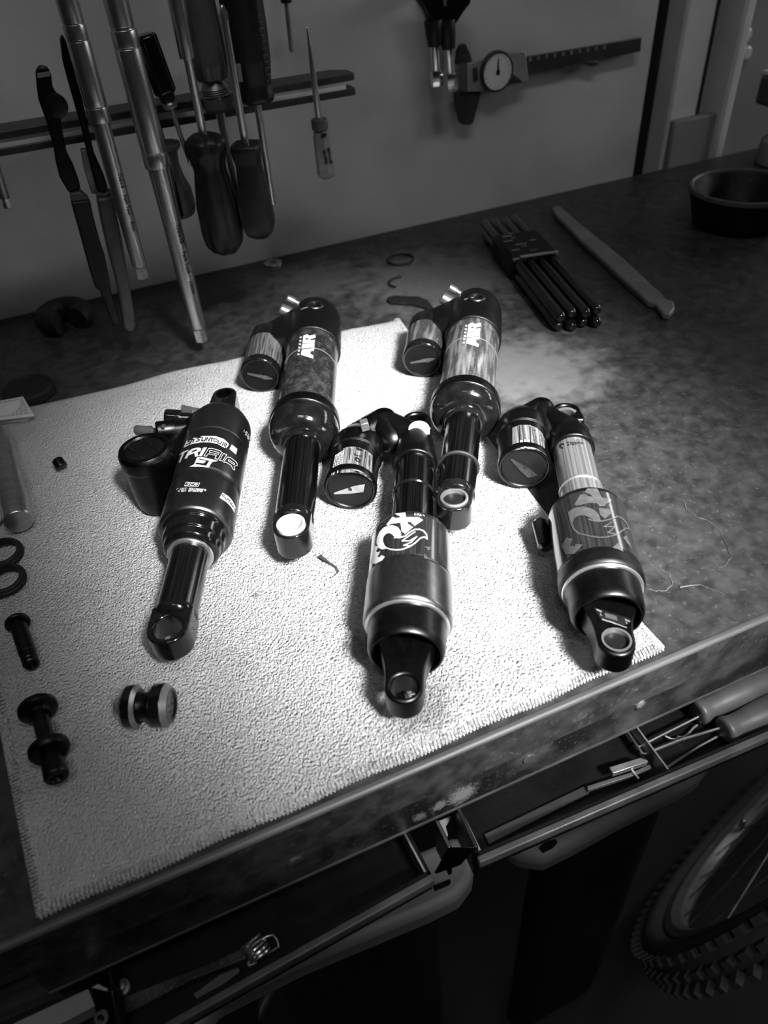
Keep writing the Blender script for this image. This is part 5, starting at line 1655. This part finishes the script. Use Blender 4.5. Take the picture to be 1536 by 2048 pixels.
# flat steel ruler plate along the drawer
t = MB().prism([at(x, y, ZD + 0.003) for x, y in ((968, 1668), (1168, 1572), (1176, 1580), (1180, 1586), (978, 1688))], (0, 0, -0.0026)).build('flat_plate', 'plate_dark', bevel=0.0003)
tag(t, 'long flat grey plate lying on the right drawer floor', 'plate')
# left drawer: spring clamp and a long flat file
t = thing('spring_clamp', 'wire spring with a bright coil in the left drawer', 'spring', at(512, 1900, ZD + 0.004))
c0, c1_ = at(500, 1880, ZD + 0.016), at(522, 1912, ZD + 0.012)
ax = (c1_ - c0)
e1 = ax.cross(Vector((0, 0, 1))).normalized()
e2 = e1.cross(ax.normalized())
pts = []
for k in range(90):
    a_ = k / 89 * math.pi * 2 * 4.5
    pts.append(c0 + ax * (k / 89) + (e1 * math.cos(a_) + e2 * math.sin(a_)) * 0.0052)
MB().tube(pts, 0.0007, seg=8).build('coil', 'steel_bright', t)
MB().tube([at(x, y, ZD + 0.010) for x, y in ((522, 1880), (535, 1872), (546, 1870), (554, 1880), (558, 1894), (545, 1902), (528, 1910))], 0.0006, seg=8).build('wire_loop', 'steel', t)
MB().prism([at(x, y, ZD + 0.008) for x, y in ((492, 1924), (508, 1914), (514, 1926), (496, 1934))], (0, 0, -0.003)).build('clamp_block', 'steel_worn', t, bevel=0.0004)
t = MB().prism([at(x, y, ZD + 0.0055) for x, y in ((225, 2002), (240, 1996), (420, 1925), (495, 1890), (505, 1900), (490, 1918), (380, 1962), (238, 2036), (226, 2030))], (0, 0, -0.005)).build('flat_file', 'apron_paint', bevel=0.0006)
tag(t, 'long dark flat file lying in the left drawer', 'file')
t = MB().prism([at(x, y, ZD + 0.0095) for x, y in ((386, 1988), (440, 1948), (476, 1934), (480, 1942), (446, 1968), (392, 1998))], (0, 0, -0.003)).build('scraper', 'grip_grey', bevel=0.0004)
tag(t, 'short grey worn blade on top of the dark file', 'blade')
p = at(246, 1978, ZD)
t = MB().lathe([(0, 0), (0, 0.0042), (0.003, 0.0042), (0.003, 0.0026), (0.006, 0.0026), (0.0062, 0)], frame(Vector((p.x, p.y, ZD)), (0, 0, 1), (1, 0, 0)), seg=24).build('screw_nut', 'steel_worn')
tag(t, 'small steel nut at the left end of the drawer', 'nut')

# ================================================================== BELOW THE BENCH
def storage_bin(label, P, zt__, slot, edge_r):
    """tall bin: lid outline given in pixels at lid height"""
    top = [at(x, y, zt__) for x, y in P]
    cx = sum((p.x for p in top)) / len(top)
    cy = sum((p.y for p in top)) / len(top)
    t = thing('storage_bin', label, 'bin', Vector((cx, cy, ZF)), 'pale bins under the bench')
    lid = MB().prism(top, (0, 0, -0.03)).build('lid', 'bin_plastic', t, bevel=edge_r, bseg=4)
    ins = [p.lerp(Vector((cx, cy, p.z)), 0.38) - Vector((0, 0, 0.028)) for p in top]
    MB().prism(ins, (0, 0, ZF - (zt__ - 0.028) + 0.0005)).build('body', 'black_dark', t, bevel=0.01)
    MB().prism([at(x, y, zt__ + 0.0012) for x, y in slot], (0, 0, -0.001)).build('handle_slot', 'print_dark', lid, bevel=0.0)
    return t


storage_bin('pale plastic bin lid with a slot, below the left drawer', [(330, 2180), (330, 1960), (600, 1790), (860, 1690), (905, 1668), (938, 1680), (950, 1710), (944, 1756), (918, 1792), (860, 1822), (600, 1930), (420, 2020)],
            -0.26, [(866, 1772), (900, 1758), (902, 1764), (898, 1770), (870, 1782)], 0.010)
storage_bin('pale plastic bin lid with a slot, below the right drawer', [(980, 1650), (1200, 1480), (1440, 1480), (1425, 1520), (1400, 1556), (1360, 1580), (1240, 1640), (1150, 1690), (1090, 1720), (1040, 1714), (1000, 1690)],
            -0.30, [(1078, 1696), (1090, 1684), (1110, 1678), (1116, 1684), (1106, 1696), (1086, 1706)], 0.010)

# bicycle wheel standing at the lower right
def wheel():
    rad = 0.345
    # upright wheel leaning back a little
    yaw, roll = math.radians(15.8), math.radians(-15.6)
    hx = Vector((math.cos(yaw), math.sin(yaw), 0))
    n0 = Vector((-hx.y, hx.x, 0))
    up = Vector((0, 0, 1)) * math.cos(roll) + n0 * math.sin(roll)
    n = up.cross(hx)
    hubp = Vector((0.6574, 0.2203, ZF + rad * math.cos(roll) + 0.006))
    bot = hubp - up * rad
    t = thing('bicycle_wheel', 'bicycle wheel with a knobbly tyre standing at the lower right', 'wheel', Vector((bot.x, bot.y, ZF)))
    Mx = frame(hubp, n, up)
    tr = [( 0.022 * math.cos(math.radians(a)), rad - 0.028 + 0.022 * math.sin(math.radians(a))) for a in range(0, 360, 30)]
    MB().lathe(tr, Mx, seg=120, closed=True).build('tyre', 'tyre', t)
    MB().lathe([(-0.013, rad - 0.050), (-0.013, rad - 0.062), (-0.006, rad - 0.072), (0.006, rad - 0.072), (0.013, rad - 0.062), (0.013, rad - 0.050)], Mx, seg=120, closed=True).build('rim', 'rim_metal', t)
    MB().lathe([(-0.03, 0), (-0.03, 0.012), (-0.024, 0.028), (-0.02, 0.014), (0.02, 0.014), (0.024, 0.028), (0.03, 0.012), (0.03, 0)], Mx, seg=32).build('hub', 'rim_metal', t)
    kb = []
    for k in range(84):
        for (off, dd, rr_) in ((-0.017, 0, 0.020), (0.0, 0.5, 0.0225), (0.017, 0, 0.020)):
            a = 2 * math.pi * (k + dd) / 84
            d = Vector((0, math.sin(a), math.cos(a)))
            c = Vector((off, 0, 0)) + d * (rad - 0.028 + rr_ + 0.001)
            Mk = Mx @ frame(c, Vector((0, math.cos(a), -math.sin(a))), d + Vector((off * 18, 0, 0)))
            kb.append((Mk, off))
    base = None
    for i, (Mk, off) in enumerate(kb):
        L_ = MW[t].inverted() @ Mk
        if base is None:
            o = MB().box((0, 0, 0), (0.011, 0.008, 0.014)).build('knob', 'tyre', None, bevel=0.0)
            base = o
        else:
            o = base.copy()
            COL.objects.link(o)
        o.parent = t
        o.matrix_local = L_
    for k in range(28):
        a = 2 * math.pi * k / 28
        a2 = a + (0.5 if (k // 2) % 2 else -0.5)
        s_ = 0.022 if k % 2 else -0.022
        MB().tube([Mx @ Vector((s_, 0.026 * math.sin(a2), 0.026 * math.cos(a2))), Mx @ Vector((0, (rad - 0.070) * math.sin(a), (rad - 0.070) * math.cos(a)))], 0.0011, seg=5).build('spoke', 'steel_worn', t)
    q_ = Mx @ Vector((0, 0, -(rad - 0.075)))
    MB().lathe([(0, 0.004), (0.03, 0.004), (0.032, 0)], frame(q_, (0, 0, 1), (1, 0, 0)), seg=14).build('valve', 'steel_bright', t)


wheel()
